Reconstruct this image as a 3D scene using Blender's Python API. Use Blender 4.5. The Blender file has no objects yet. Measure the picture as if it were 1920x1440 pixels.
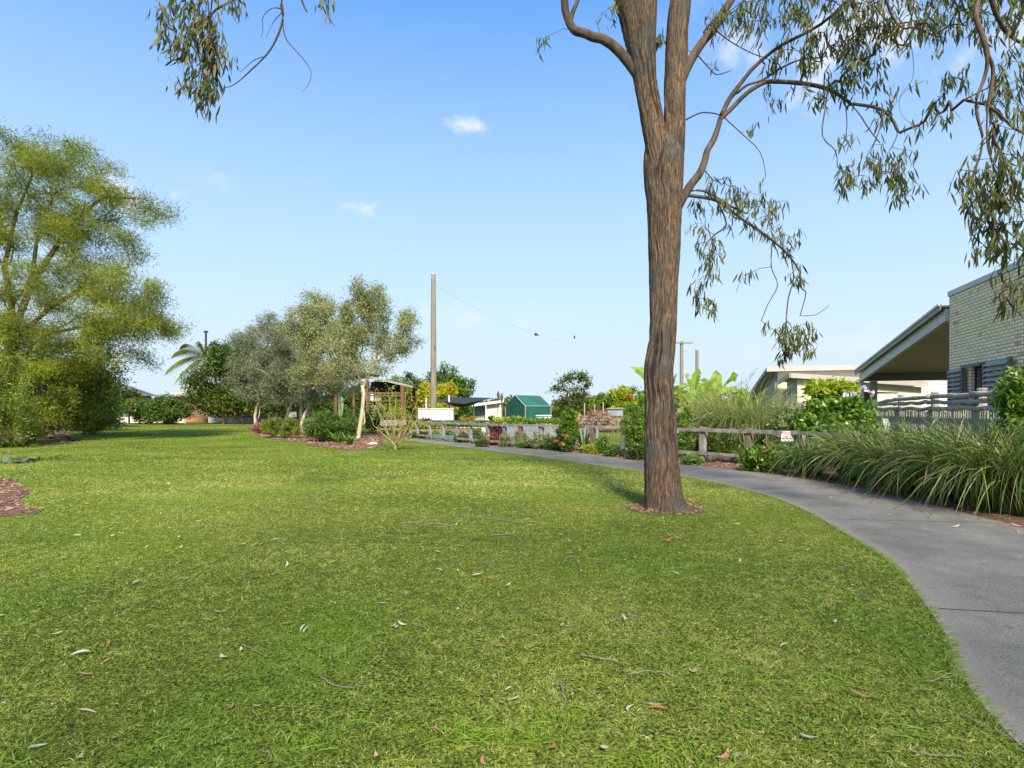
import bpy, math, random
import numpy as np
from mathutils import Vector

# ------------------------------------------------------------------ camera, sky, sun
SC = bpy.context.scene
COL = SC.collection
FPX, HX, HY, EYE = 1067.0, 960.0, 770.0, 1.4          # focal length and horizon in photo pixels, eye height
cam = bpy.data.cameras.new('camera'); camo = bpy.data.objects.new('camera', cam); COL.objects.link(camo)
cam.sensor_width = 36; cam.lens = 36 * FPX / 1920; cam.shift_y = (HY - 720) / 1920
cam.clip_start = 0.05; cam.clip_end = 3000
camo.location = (0, 0, EYE); camo.rotation_euler = (math.radians(90), 0, 0)
SC.camera = camo
SC.view_settings.view_transform = 'Standard'; SC.view_settings.look = 'None'
SC.view_settings.exposure = 1.56; SC.view_settings.gamma = 1

SUN_EL, SUN_AZ = math.radians(42), math.atan2(0.1, -0.99)   # azimuth from +Y towards +X
world = bpy.data.worlds.new('World'); SC.world = world; world.use_nodes = True
nt = world.node_tree; nt.nodes.clear()
def N(t, **kw):
    n = nt.nodes.new(t)
    for k, v in kw.items():
        if k.startswith('i_'): n.inputs[int(k[2:])].default_value = v
        else: setattr(n, k, v)
    return n
def LK(a, b): nt.links.new(a, b)
out = N('ShaderNodeOutputWorld'); bg = N('ShaderNodeBackground'); bg.inputs[1].default_value = 0.12
sky = N('ShaderNodeTexSky', sky_type='NISHITA'); sky.sun_disc = False
sky.sun_elevation = SUN_EL; sky.sun_rotation = SUN_AZ
sky.altitude = 0; sky.air_density = 1.0; sky.dust_density = 0.6; sky.ozone_density = 2.2
tc = N('ShaderNodeTexCoord')
noi = N('ShaderNodeTexNoise'); noi.inputs['Scale'].default_value = 15; noi.inputs['Detail'].default_value = 7; noi.inputs['Roughness'].default_value = 0.62
LK(tc.outputs['Generated'], noi.inputs['Vector'])
CLOUDS = [(232, 368, 75, 48, 1.0), (20, 360, 55, 40, .8), (652, 385, 62, 17, 1.0), (866, 232, 55, 20, .75), (412, 330, 60, 24, .3),
          (1620, 70, 300, 80, .85), (1420, 65, 120, 70, .6), (1850, 75, 120, 75, .7), (1260, 20, 70, 60, .25), (900, 600, 190, 34, .25), (1640, 640, 260, 40, .22)]
acc = None
FILL_CLOUDS = [((0, -.5, 1), .75), ((-.9, -.5, .6), .5), ((.9, -.6, .7), .55), ((0, .2, 1), .3), ((-.5, -1, .4), .4), ((.3, -1, .3), .35)]   # unseen clouds above and behind the camera, added to neutralise the ambient light
for (px, py, rx, ry, st) in CLOUDS + [(d_, None, r_, r_, .95) for d_, r_ in FILL_CLOUDS]:
    d = Vector(((px - HX) / FPX, 1, (HY - py) / FPX)) if py is not None else Vector(px); L = d.length if py is not None else 1 / FPX; d.normalize()
    sub = N('ShaderNodeVectorMath', operation='SUBTRACT'); LK(tc.outputs['Generated'], sub.inputs[0]); sub.inputs[1].default_value = d
    mul = N('ShaderNodeVectorMath', operation='MULTIPLY'); LK(sub.outputs[0], mul.inputs[0])
    a, b = FPX * L / rx, FPX * L / ry
    mul.inputs[1].default_value = (a, a * .5, b) if py is not None else (a, a, a)
    ln = N('ShaderNodeVectorMath', operation='LENGTH'); LK(mul.outputs[0], ln.inputs[0])
    m1 = N('ShaderNodeMath', operation='MULTIPLY_ADD'); LK(noi.outputs['Fac'], m1.inputs[0]); m1.inputs[1].default_value = 5.0; m1.inputs[2].default_value = -1.75
    m2 = N('ShaderNodeMath', operation='SUBTRACT'); LK(m1.outputs[0], m2.inputs[0]); LK(ln.outputs['Value'], m2.inputs[1])
    mr = N('ShaderNodeMapRange', interpolation_type='SMOOTHSTEP'); LK(m2.outputs[0], mr.inputs[0])
    mr.inputs[1].default_value = -0.2; mr.inputs[2].default_value = 1.6; mr.inputs[3].default_value = 0; mr.inputs[4].default_value = st
    if acc is None: acc = mr.outputs[0]
    else:
        mx = N('ShaderNodeMath', operation='MAXIMUM'); LK(acc, mx.inputs[0]); LK(mr.outputs[0], mx.inputs[1]); acc = mx.outputs[0]
hs = N('ShaderNodeHueSaturation'); hs.inputs['Saturation'].default_value = 1.0; hs.inputs['Value'].default_value = 1.0
gmn = N('ShaderNodeGamma'); gmn.inputs[1].default_value = 0.65; LK(sky.outputs[0], gmn.inputs[0])
tn = N('ShaderNodeMix', data_type='RGBA', blend_type='MULTIPLY'); tn.inputs[0].default_value = 1; LK(gmn.outputs[0], tn.inputs[6]); tn.inputs[7].default_value = (.31, .8, 1.4, 1)
sz = N('ShaderNodeSeparateXYZ'); LK(tc.outputs['Generated'], sz.inputs[0])
hf = N('ShaderNodeMath', operation='MULTIPLY_ADD', use_clamp=True); LK(sz.outputs[2], hf.inputs[0]); hf.inputs[1].default_value = -1.8; hf.inputs[2].default_value = 1.17
dkn = N('ShaderNodeMix', data_type='RGBA'); LK(hf.outputs[0], dkn.inputs[0]); LK(tn.outputs[2], dkn.inputs[6]); dkn.inputs[7].default_value = (2.06, 2.53, 2.88, 1)   # summer haze thickening towards the horizon
LK(dkn.outputs[2], hs.inputs['Color'])
mix = N('ShaderNodeMix', data_type='RGBA'); LK(acc, mix.inputs[0]); LK(hs.outputs[0], mix.inputs[6]); mix.inputs[7].default_value = (3.0, 3.02, 3.05, 1)
LK(mix.outputs[2], bg.inputs[0]); LK(bg.outputs[0], out.inputs[0])

sd = bpy.data.lights.new('sun', 'SUN'); sd.energy = 3.0; sd.angle = math.radians(10); sd.color = (1, .91, .76)
so = bpy.data.objects.new('sun', sd); COL.objects.link(so)
sv = Vector((math.sin(SUN_AZ) * math.cos(SUN_EL), math.cos(SUN_AZ) * math.cos(SUN_EL), math.sin(SUN_EL)))
so.rotation_euler = sv.to_track_quat('Z', 'Y').to_euler(); so.location = (10, -20, 30)

# ------------------------------------------------------------------ helpers
A = np.array
def W(px, py, D): return A([(px - HX) / FPX * D, D, EYE + (HY - py) / FPX * D])
def GD(py): return EYE * FPX / (py - HY)
def G(px, py): D = GD(py); return A([(px - HX) / FPX * D, D, 0.0])
def GX(px, D): return A([(px - HX) / FPX * D, D, 0.0])

def tag(o, label=None, cat=None, group=None, kind=None):
    if label: o['label'] = label
    if cat: o['category'] = cat
    if group: o['group'] = group
    if kind: o['kind'] = kind
    return o
def thing(name, label, cat, loc=(0, 0, 0), group=None):
    o = bpy.data.objects.new(name, None); COL.objects.link(o); o.location = tuple(float(x) for x in loc); o.empty_display_size = .2
    return tag(o, label, cat, group)
def rootloc(o):
    while o.parent: o = o.parent
    return A(o.location)
def copy_tree(o, parent=None):
    c = o.copy(); COL.objects.link(c); c.parent = parent
    for ch in [x for x in o.children]: copy_tree(ch, c)
    return c

class MB:
    def __init__(s): s.v = []; s.f = []; s.c = []; s.n = 0
    def add(s, v, f, c=None):
        v = np.asarray(v, float).reshape(-1, 3)
        if c is None: c = np.full((len(v), 3), 0.5)
        s.v.append(v); s.c.append(c)
        if isinstance(f, np.ndarray): s.f.append(f + s.n)
        else: s.f += [A([i + s.n for i in q]).reshape(1, -1) for q in f]
        s.n += len(v); return s
    def hexa(s, p):   # 8 points: bottom 4 then top 4
        return s.add(p, [(3, 2, 1, 0), (4, 5, 6, 7), (0, 1, 5, 4), (1, 2, 6, 5), (2, 3, 7, 6), (3, 0, 4, 7)])
    def box(s, c, size, rz=0.0, tilt=None):
        hx, hy, hz = size[0] / 2, size[1] / 2, size[2] / 2
        p = A([(-hx, -hy, -hz), (hx, -hy, -hz), (hx, hy, -hz), (-hx, hy, -hz), (-hx, -hy, hz), (hx, -hy, hz), (hx, hy, hz), (-hx, hy, hz)])
        if tilt is not None:
            ax, an = tilt; ca, sa = math.cos(an), math.sin(an)
            R = A([[1, 0, 0], [0, ca, -sa], [0, sa, ca]]) if ax == 'x' else A([[ca, 0, sa], [0, 1, 0], [-sa, 0, ca]])
            p = p @ R.T
        ca, sa = math.cos(rz), math.sin(rz)
        p = p @ A([[ca, -sa, 0], [sa, ca, 0], [0, 0, 1]]).T
        return s.hexa(p + A(c))
    def bar(s, a, b, w, h, up=(0, 0, 1)):
        a = A(a, dtype=float); b = A(b, dtype=float); d = b - a; d /= np.linalg.norm(d)
        sd_ = np.cross(d, A(up)); sd_ = sd_ / (np.linalg.norm(sd_) + 1e-9); u = np.cross(sd_, d)
        q = [(-w / 2, -h / 2), (w / 2, -h / 2), (w / 2, h / 2), (-w / 2, h / 2)]
        return s.hexa([a + sd_ * x + u * y for x, y in q] + [b + sd_ * x + u * y for x, y in q])
    def slab(s, quad, th, n=(0, 0, 1)):
        q = A(quad, dtype=float); return s.hexa(np.vstack([q - A(n) * th, q]))
    def tube(s, P, R, k=6, tint=0.5, cap=True):
        P = A(P, dtype=float); n = len(P); R = np.broadcast_to(A(R, dtype=float), (n,))
        T = np.gradient(P, axis=0); T /= (np.linalg.norm(T, axis=1, keepdims=True) + 1e-9)
        ref = A([0, 0, 1.0]) if abs(T[0][2]) < .8 else A([1.0, 0, 0])
        S = np.cross(T, ref); S /= (np.linalg.norm(S, axis=1, keepdims=True) + 1e-9); U = np.cross(S, T)
        a = np.linspace(0, 2 * math.pi, k, endpoint=False)
        v = P[:, None] + R[:, None, None] * (np.cos(a)[None, :, None] * S[:, None] + np.sin(a)[None, :, None] * U[:, None])
        i = np.arange(n - 1)[:, None]; j = np.arange(k)[None]; j2 = (j + 1) % k
        f = np.stack([i * k + j, i * k + j2, (i + 1) * k + j2, (i + 1) * k + j], -1).reshape(-1, 4)
        s.add(v.reshape(-1, 3), f, np.full((n * k, 3), tint))
        if cap:
            b = s.n - n * k
            s.f.append(A([[b + x for x in range(k)][::-1]])); s.f.append(A([[b + (n - 1) * k + x for x in range(k)]]))
        return s
    def build(s, name, mat, parent=None, smooth=False, kind=None):
        V = np.vstack(s.v); C = np.vstack(s.c)
        off = A([0, 0, 0]) if parent is None else rootloc(parent)
        V = V - off
        sizes = np.concatenate([np.full(len(f), f.shape[1]) for f in s.f]); idx = np.concatenate([f.ravel() for f in s.f])
        me = bpy.data.meshes.new(name); me.vertices.add(len(V)); me.vertices.foreach_set('co', V.astype(np.float32).ravel())
        me.loops.add(len(idx)); me.loops.foreach_set('vertex_index', idx.astype(np.int32))
        me.polygons.add(len(sizes)); st = np.concatenate([[0], np.cumsum(sizes)[:-1]])
        me.polygons.foreach_set('loop_start', st.astype(np.int32)); me.polygons.foreach_set('loop_total', sizes.astype(np.int32))
        me.polygons.foreach_set('use_smooth', np.full(len(sizes), bool(smooth)))
        at = me.attributes.new('tint', 'FLOAT_COLOR', 'POINT')
        at.data.foreach_set('color', np.hstack([C, np.ones((len(C), 1))]).astype(np.float32).ravel())
        me.update(calc_edges=True); me.validate()
        me.materials.append(mat)
        o = bpy.data.objects.new(name, me); COL.objects.link(o)
        if parent is not None: o.parent = parent
        if kind: o['kind'] = kind
        return o

def unit(v): return v / (np.linalg.norm(v, axis=-1, keepdims=True) + 1e-9)
def ribbons(mb, P, Dr, L, Wd, S, bend=None, k=1, prof=None, tint=None, p=2, ch2=None):
    """n strips of k segments from P along Dr, side S, bent by bend*t^2"""
    n = len(P); t = np.linspace(0, 1, k + 1)
    L = np.broadcast_to(L, (n,)); Wd = np.broadcast_to(Wd, (n,))
    if bend is None: bend = np.zeros((n, 3))
    c = P[:, None] + (Dr * L[:, None])[:, None] * t[None, :, None] + (bend * L[:, None])[:, None] * (t ** p)[None, :, None]
    if prof is None: prof = np.sin(np.clip(t * .92 + .04, 0, 1) * math.pi) if k > 1 else A([.8, .3])
    w = .5 * Wd[:, None] * A(prof)[None]
    v = np.stack([c - S[:, None] * w[..., None], c + S[:, None] * w[..., None]], 2)   # n,k+1,2,3
    b = (np.arange(n) * (k + 1) * 2)[:, None] + (np.arange(k) * 2)[None]
    f = np.stack([b, b + 1, b + 3, b + 2], -1).reshape(-1, 4)
    if tint is None: tint = np.random.rand(n)
    cc = np.zeros((n, k + 1, 2, 3)); cc[..., 0] = tint[:, None, None]; cc[..., 1] = t[None, :, None]; cc[..., 2] = (np.random.rand(n) if ch2 is None else ch2)[:, None, None]
    mb.add(v.reshape(-1, 3), f, cc.reshape(-1, 3))
def rdir(rs, n): return unit(rs.normal(size=(n, 3)))
def leaves(mb, C, rs, L, Wd, bias=(0, 0, 0), bw=0.0, k=1, bendz=0.0, var=.35, tint=None):
    n = len(C); d = unit(rdir(rs, n) + A(bias) * bw); S = unit(np.cross(d, rdir(rs, n)))
    Ls = L * (1 + var * (rs.random(n) * 2 - 1)); Ws = Wd * (1 + var * (rs.random(n) * 2 - 1))
    be = np.zeros((n, 3)); be[:, 2] = -bendz; be += .25 * S * rs.normal(size=(n, 1)) * (k > 1)
    if k == 1:   # rhombus leaf: two triangles meeting along the midrib
        e = C + d * Ls[:, None]; m = C + d * (Ls * .45)[:, None]
        v = np.stack([C, m - S * Ws[:, None] * .5, e, m + S * Ws[:, None] * .5], 1)
        f = (np.arange(n) * 4)[:, None] + np.arange(4)[None]
        tt = rs.random(n) if tint is None else tint
        cc = np.zeros((n, 4, 3)); cc[..., 0] = tt[:, None]; cc[..., 1] = A([0, .5, 1, .5])[None]; cc[..., 2] = rs.random(n)[:, None]
        mb.add(v.reshape(-1, 3), f, cc.reshape(-1, 3))
    else:
        ribbons(mb, C, d, Ls, Ws, S, be, k, tint=rs.random(n) if tint is None else tint)

# ------------------------------------------------------------------ materials
def newmat(name):
    m = bpy.data.materials.new(name); m.use_nodes = True; t = m.node_tree; t.nodes.clear()
    o = t.nodes.new('ShaderNodeOutputMaterial'); return m, t, o
def c4(c): return (c[0], c[1], c[2], 1)
def M(name, c1, c2=None, scale=4.0, rough=.7, bump=.0, stretch=(1, 1, 1), detail=6, metal=0, spec=.4, bscale=None, lo=.35, hi=.65):
    m, t, o = newmat(name); c2 = c2 or tuple(x * .75 for x in c1)
    b = t.nodes.new('ShaderNodeBsdfPrincipled'); b.inputs['Roughness'].default_value = rough; b.inputs['Metallic'].default_value = metal
    b.inputs['Specular IOR Level'].default_value = spec
    tcn = t.nodes.new('ShaderNodeTexCoord'); mp = t.nodes.new('ShaderNodeMapping'); mp.inputs['Scale'].default_value = stretch
    t.links.new(tcn.outputs['Object'], mp.inputs[0])
    n = t.nodes.new('ShaderNodeTexNoise'); n.inputs['Scale'].default_value = scale; n.inputs['Detail'].default_value = detail; n.inputs['Roughness'].default_value = .65
    t.links.new(mp.outputs[0], n.inputs['Vector'])
    r = t.nodes.new('ShaderNodeValToRGB'); r.color_ramp.elements[0].position = lo; r.color_ramp.elements[1].position = hi
    r.color_ramp.elements[0].color = c4(c2); r.color_ramp.elements[1].color = c4(c1)
    t.links.new(n.outputs['Fac'], r.inputs[0]); t.links.new(r.outputs[0], b.inputs['Base Color'])
    if bump:
        n2 = t.nodes.new('ShaderNodeTexNoise'); n2.inputs['Scale'].default_value = bscale or scale * 3; n2.inputs['Detail'].default_value = 5
        t.links.new(mp.outputs[0], n2.inputs['Vector'])
        bp = t.nodes.new('ShaderNodeBump'); bp.inputs['Strength'].default_value = bump; bp.inputs['Distance'].default_value = .02
        t.links.new(n2.outputs['Fac'], bp.inputs['Height']); t.links.new(bp.outputs[0], b.inputs['Normal'])
    t.links.new(b.outputs[0], o.inputs[0]); return m
def LM(name, cols, rough=.5, trans=.35, spec=.35, tip=None, lush=None):
    """leaf material: colour picked per leaf by the tint attribute, part of the light passes through"""
    m, t, o = newmat(name)
    at = t.nodes.new('ShaderNodeAttribute'); at.attribute_name = 'tint'
    sp = t.nodes.new('ShaderNodeSeparateColor'); t.links.new(at.outputs['Color'], sp.inputs[0])
    r = t.nodes.new('ShaderNodeValToRGB'); e = r.color_ramp.elements
    while len(e) < len(cols): e.new(.5)
    for i, c in enumerate(cols): e[i].position = i / (len(cols) - 1); e[i].color = c4(c)
    t.links.new(sp.outputs[0], r.inputs[0]); colr = r.outputs[0]
    if tip:
        mx = t.nodes.new('ShaderNodeMix'); mx.data_type = 'RGBA'; mr = t.nodes.new('ShaderNodeMapRange')
        mr.inputs[1].default_value = tip[3]; mr.inputs[2].default_value = 1.0
        t.links.new(sp.outputs[1], mr.inputs[0]); t.links.new(mr.outputs[0], mx.inputs[0]); t.links.new(colr, mx.inputs[6]); mx.inputs[7].default_value = c4(tip); colr = mx.outputs[2]
    if lush:
        mx = t.nodes.new('ShaderNodeMix'); mx.data_type = 'RGBA'; t.links.new(sp.outputs[2], mx.inputs[0]); t.links.new(colr, mx.inputs[6]); mx.inputs[7].default_value = c4(lush); colr = mx.outputs[2]
    b = t.nodes.new('ShaderNodeBsdfPrincipled'); b.inputs['Roughness'].default_value = rough; b.inputs['Specular IOR Level'].default_value = spec
    t.links.new(colr, b.inputs['Base Color'])
    tr = t.nodes.new('ShaderNodeBsdfTranslucent')
    hv = t.nodes.new('ShaderNodeHueSaturation'); hv.inputs['Saturation'].default_value = 1.1; hv.inputs['Value'].default_value = 1.5
    t.links.new(colr, hv.inputs['Color']); t.links.new(hv.outputs[0], tr.inputs[0])
    ms = t.nodes.new('ShaderNodeMixShader'); ms.inputs[0].default_value = trans
    t.links.new(b.outputs[0], ms.inputs[1]); t.links.new(tr.outputs[0], ms.inputs[2]); t.links.new(ms.outputs[0], o.inputs[0])
    return m

MT = dict(
 gum_leaf=LM('gum_leaf', [(.035, .045, .014), (.07, .088, .024), (.125, .14, .038), (.19, .13, .045)], .55, .25, .2),
 feather=LM('feather_leaf', [(.065, .085, .02), (.14, .175, .03), (.25, .285, .045), (.4, .42, .06)], .7, .45, .12),
 olive=LM('olive_leaf', [(.11, .13, .05), (.19, .215, .085), (.3, .32, .14), (.42, .4, .18)], .75, .3, .12),
 olive_grey=LM('olive_grey_leaf', [(.095, .115, .06), (.165, .19, .1), (.27, .3, .17)], .75, .25, .12),
 dark=LM('dark_leaf', [(.03, .05, .008), (.065, .1, .014), (.14, .19, .025)], .5, .25, .25),
 mid=LM('mid_leaf', [(.03, .065, .01), (.07, .13, .018), (.14, .22, .03)], .4, .3),
 bright=LM('bright_leaf', [(.045, .1, .012), (.11, .2, .022), (.24, .35, .05)], .38, .35),
 lime=LM('lime_leaf', [(.16, .22, .015), (.3, .36, .03), (.45, .45, .05)], .45, .4),
 yellow=LM('yellow_leaf', [(.22, .24, .015), (.42, .4, .03), (.5, .45, .06)], .5, .4),
 oliveyel=LM('oliveyel_leaf', [(.075, .105, .016), (.16, .21, .03), (.29, .34, .05)], .5, .35),
 maroon=LM('maroon_leaf', [(.05, .006, .012), (.11, .012, .025), (.2, .03, .05)], .4, .3),
 red=LM('red_leaf', [(.12, .02, .01), (.27, .05, .02), (.38, .12, .04)], .45, .3),
 orange=LM('orange_leaf', [(.25, .1, .02), (.45, .2, .04), (.3, .25, .04)], .5, .3),
 pinkbush=LM('pinkbush_leaf', [(.2, .08, .07), (.34, .16, .13), (.42, .26, .2)], .6, .3),
 pale=LM('pale_leaf', [(.1, .14, .04), (.2, .26, .09), (.33, .4, .18)], .5, .35),
 tallgrass=LM('tallgrass_leaf', [(.08, .12, .02), (.2, .26, .06), (.36, .4, .13)], .5, .35, tip=(.4, .4, .18, .6)),
 lomandra=LM('lomandra_leaf', [(.03, .055, .008), (.055, .09, .014), (.085, .13, .02), (.13, .18, .034), (.2, .27, .07), (.1, .15, .026), (.28, .2, .1)], .38, .25, .45),
 banana=LM('banana_leaf', [(.12, .22, .02), (.22, .34, .04), (.4, .42, .06)], .4, .45),
 palm=LM('palm_leaf', [(.09, .12, .03), (.16, .2, .05), (.3, .32, .1)], .45, .3),
 pink=LM('pink_petal', [(.75, .12, .18), (.85, .2, .25)], .6, .3),
 redpet=LM('red_petal', [(.5, .05, .03), (.6, .1, .05)], .6, .3),
 purple=LM('purple_petal', [(.6, .52, .75), (.75, .7, .85)], .6, .3),
 grass=LM('grass_blade', [(.03, .052, .009), (.12, .172, .022), (.245, .31, .045), (.43, .445, .095), (.6, .54, .28)], .5, .3, .3, lush=(.14, .28, .016)),
 bark=M('gum_bark', (.19, .12, .068), (.035, .026, .02), 5, .95, .8, (3, 3, .35), spec=.15, bscale=22),
 limb=M('limb_bark', (.12, .088, .062), (.04, .032, .025), 9, .9, .4, (1, 1, .4), spec=.2),
 twig=M('twig_bark', (.13, .085, .06), (.06, .04, .03), 9, .8),
 palebark=M('pale_bark', (.55, .46, .3), (.33, .26, .16), 5, .85, .3, (2, 2, .6)),
 darkbark=M('dark_bark', (.12, .085, .055), (.06, .045, .03), 5, .9, .3),
 yelbark=M('yellow_bark', (.36, .28, .12), (.2, .15, .07), 4, .85, .3),
 pole=M('weathered_pole', (.27, .235, .175), (.15, .13, .1), 3, .9, .4, (6, 6, .3)),
 timber=M('weathered_timber', (.3, .28, .24), (.13, .115, .095), 5, .9, .12, (1, 1, 1)),
 timber_br=M('brown_timber', (.25, .17, .11), (.12, .085, .06), 6, .9, .5, (3, 3, .4)),
 log=M('grey_log', (.4, .38, .34), (.22, .2, .18), 7, .9, .12),
 picket=M('picket_grey', (.42, .4, .36), (.23, .215, .19), 6, .9, .4, (4, 4, .5)),
 mulch=M('mulch', (.2, .11, .065), (.06, .035, .025), 28, .95, .8, bscale=60),
 soil=M('soil', (.1, .07, .05), (.045, .032, .022), 20, .95, .6),
 dkmetal=M('dark_metal', (.05, .052, .055), None, 3, .5, metal=.3),
 grey=M('grey_paint', (.3, .285, .26), (.26, .25, .23), 2, .55),
 ltgrey=M('light_grey_paint', (.5, .51, .52), (.44, .45, .46), 2, .5),
 white=M('white_paint', (.66, .64, .61), (.6, .58, .55), 2, .6),
 cream=M('cream_render', (.72, .66, .5), (.64, .58, .43), 2, .85, .1),
 fascia=M('fascia_paint', (.42, .385, .35), (.36, .33, .3), 1.5, .6),
 dkgrey=M('dark_grey_paint', (.13, .132, .13), (.11, .112, .11), 2, .55),
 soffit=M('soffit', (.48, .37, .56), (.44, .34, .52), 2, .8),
 weatherboard=M('weatherboard', (.2, .23, .25), (.165, .19, .21), 1.2, .65),
 zinc=M('zinc', (.52, .52, .52), (.42, .42, .43), 1.5, .45, metal=.4),
 tanroof=M('tan_roof', (.42, .36, .3), (.33, .28, .23), 8, .8, .3),
 darkroof=M('dark_roof', (.1, .1, .11), (.07, .07, .08), 4, .6),
 orange_wall=M('orange_wall', (.5, .18, .07), (.4, .14, .06), 4, .8),
 redpost=M('red_post', (.17, .075, .04), (.1, .045, .028), 5, .7),
 redbench=M('red_bench', (.16, .03, .025), (.1, .02, .02), 5, .5),
 shade=M('green_mesh', (.016, .125, .085), (.008, .075, .052), .9, .75),
 sail=M('black_sail', (.03, .032, .035), (.02, .022, .025), 2, .7),
 palegreen=M('pale_green_panel', (.33, .42, .33), (.28, .37, .29), 1, .6),
 teal=M('teal_mesh', (.1, .33, .25), (.07, .25, .19), 3, .6),
 blue=M('blue_paint', (.08, .2, .5), (.07, .16, .42), 3, .5),
 greenpl=M('green_plastic', (.13, .45, .16), (.11, .38, .13), 2, .4),
 glass=M('window_glass', (.05, .06, .07), (.04, .045, .05), 1, .08, spec=.8),
 dark_in=M('dark_opening', (.03, .03, .03), (.02, .02, .02), 1, .9),
 signred=M('sign_red', (.45, .02, .04), (.35, .015, .03), 30, .5), signpink=M('sign_pink', (.6, .33, .36), (.55, .28, .3), 30, .5),
 brush=M('cut_branches', (.3, .2, .14), (.16, .1, .07), 10, .9),
 hose=M('grey_panel', (.3, .32, .35), (.22, .235, .26), 2, .5, metal=.3),
 dead=LM('dead_leaf', [(.2, .11, .06), (.3, .17, .1), (.38, .24, .15)], .7, .15),
 leaf_pale=LM('leaf_pale', [(.42, .4, .3), (.56, .52, .4)], .6, .15), leaf_tan=LM('leaf_tan', [(.4, .3, .2), (.55, .43, .3)], .6, .15),
 leaf_pink=LM('leaf_pink', [(.45, .2, .14), (.5, .28, .2)], .6, .15), leaf_orange=LM('leaf_orange', [(.45, .16, .05), (.5, .22, .08)], .6, .15),
 leaf_green=LM('leaf_green', [(.26, .3, .17), (.33, .38, .23)], .6, .15),
 stick=M('grey_stick', (.3, .25, .2), (.17, .14, .11), 30, .9),
)

def concrete():
    m, t, o = newmat('path_concrete'); n_ = t.nodes.new; l = t.links.new
    b = n_('ShaderNodeBsdfPrincipled'); b.inputs['Roughness'].default_value = .9; b.inputs['Specular IOR Level'].default_value = .25
    tcn = n_('ShaderNodeTexCoord')
    a = n_('ShaderNodeTexNoise'); a.inputs['Scale'].default_value = 1.1; a.inputs['Detail'].default_value = 8; a.inputs['Roughness'].default_value = .65
    f = n_('ShaderNodeTexNoise'); f.inputs['Scale'].default_value = 70; f.inputs['Detail'].default_value = 4; f.inputs['Roughness'].default_value = .7
    g = n_('ShaderNodeTexVoronoi'); g.inputs['Scale'].default_value = 160
    for q in (a, f, g): l(tcn.outputs['Object'], q.inputs['Vector'])
    r1 = n_('ShaderNodeValToRGB'); r1.color_ramp.elements[0].position = .3; r1.color_ramp.elements[1].position = .72
    r1.color_ramp.elements[0].color = (.125, .117, .097, 1); r1.color_ramp.elements[1].color = (.25, .235, .197, 1); l(a.outputs[0], r1.inputs[0])
    r2 = n_('ShaderNodeValToRGB'); r2.color_ramp.elements[0].position = .35; r2.color_ramp.elements[1].position = .7
    r2.color_ramp.elements[0].color = (.55, .55, .55, 1); r2.color_ramp.elements[1].color = (1.35, 1.33, 1.3, 1); l(f.outputs[0], r2.inputs[0])
    mx = n_('ShaderNodeMix'); mx.data_type = 'RGBA'; mx.blend_type = 'MULTIPLY'; mx.inputs[0].default_value = 1; l(r1.outputs[0], mx.inputs[6]); l(r2.outputs[0], mx.inputs[7])
    st = n_('ShaderNodeTexNoise'); st.inputs['Scale'].default_value = 3.5; st.inputs['Detail'].default_value = 9; st.inputs['Roughness'].default_value = .75; st.inputs['Distortion'].default_value = .6; l(tcn.outputs['Object'], st.inputs['Vector'])
    rs_ = n_('ShaderNodeValToRGB'); rs_.color_ramp.elements[0].position = .36; rs_.color_ramp.elements[1].position = .5; rs_.color_ramp.elements[0].color = (.62, .6, .56, 1); rs_.color_ramp.elements[1].color = (1, 1, 1, 1); l(st.outputs[0], rs_.inputs[0])
    ms_ = n_('ShaderNodeMix'); ms_.data_type = 'RGBA'; ms_.blend_type = 'MULTIPLY'; ms_.inputs[0].default_value = .45; l(mx.outputs[2], ms_.inputs[6]); l(rs_.outputs[0], ms_.inputs[7]); mx = ms_
    at = n_('ShaderNodeAttribute'); at.attribute_name = 'tint'; sp = n_('ShaderNodeSeparateColor'); l(at.outputs['Color'], sp.inputs[0])
    m2 = n_('ShaderNodeMix'); m2.data_type = 'RGBA'; l(sp.outputs[0], m2.inputs[0]); l(mx.outputs[2], m2.inputs[6]); m2.inputs[7].default_value = (.27, .235, .185, 1)
    l(m2.outputs[2], b.inputs['Base Color'])
    bp = n_('ShaderNodeBump'); bp.inputs['Strength'].default_value = .5; bp.inputs['Distance'].default_value = .004; l(f.outputs[0], bp.inputs['Height']); l(bp.outputs[0], b.inputs['Normal'])
    l(b.outputs[0], o.inputs[0]); return m
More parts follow.
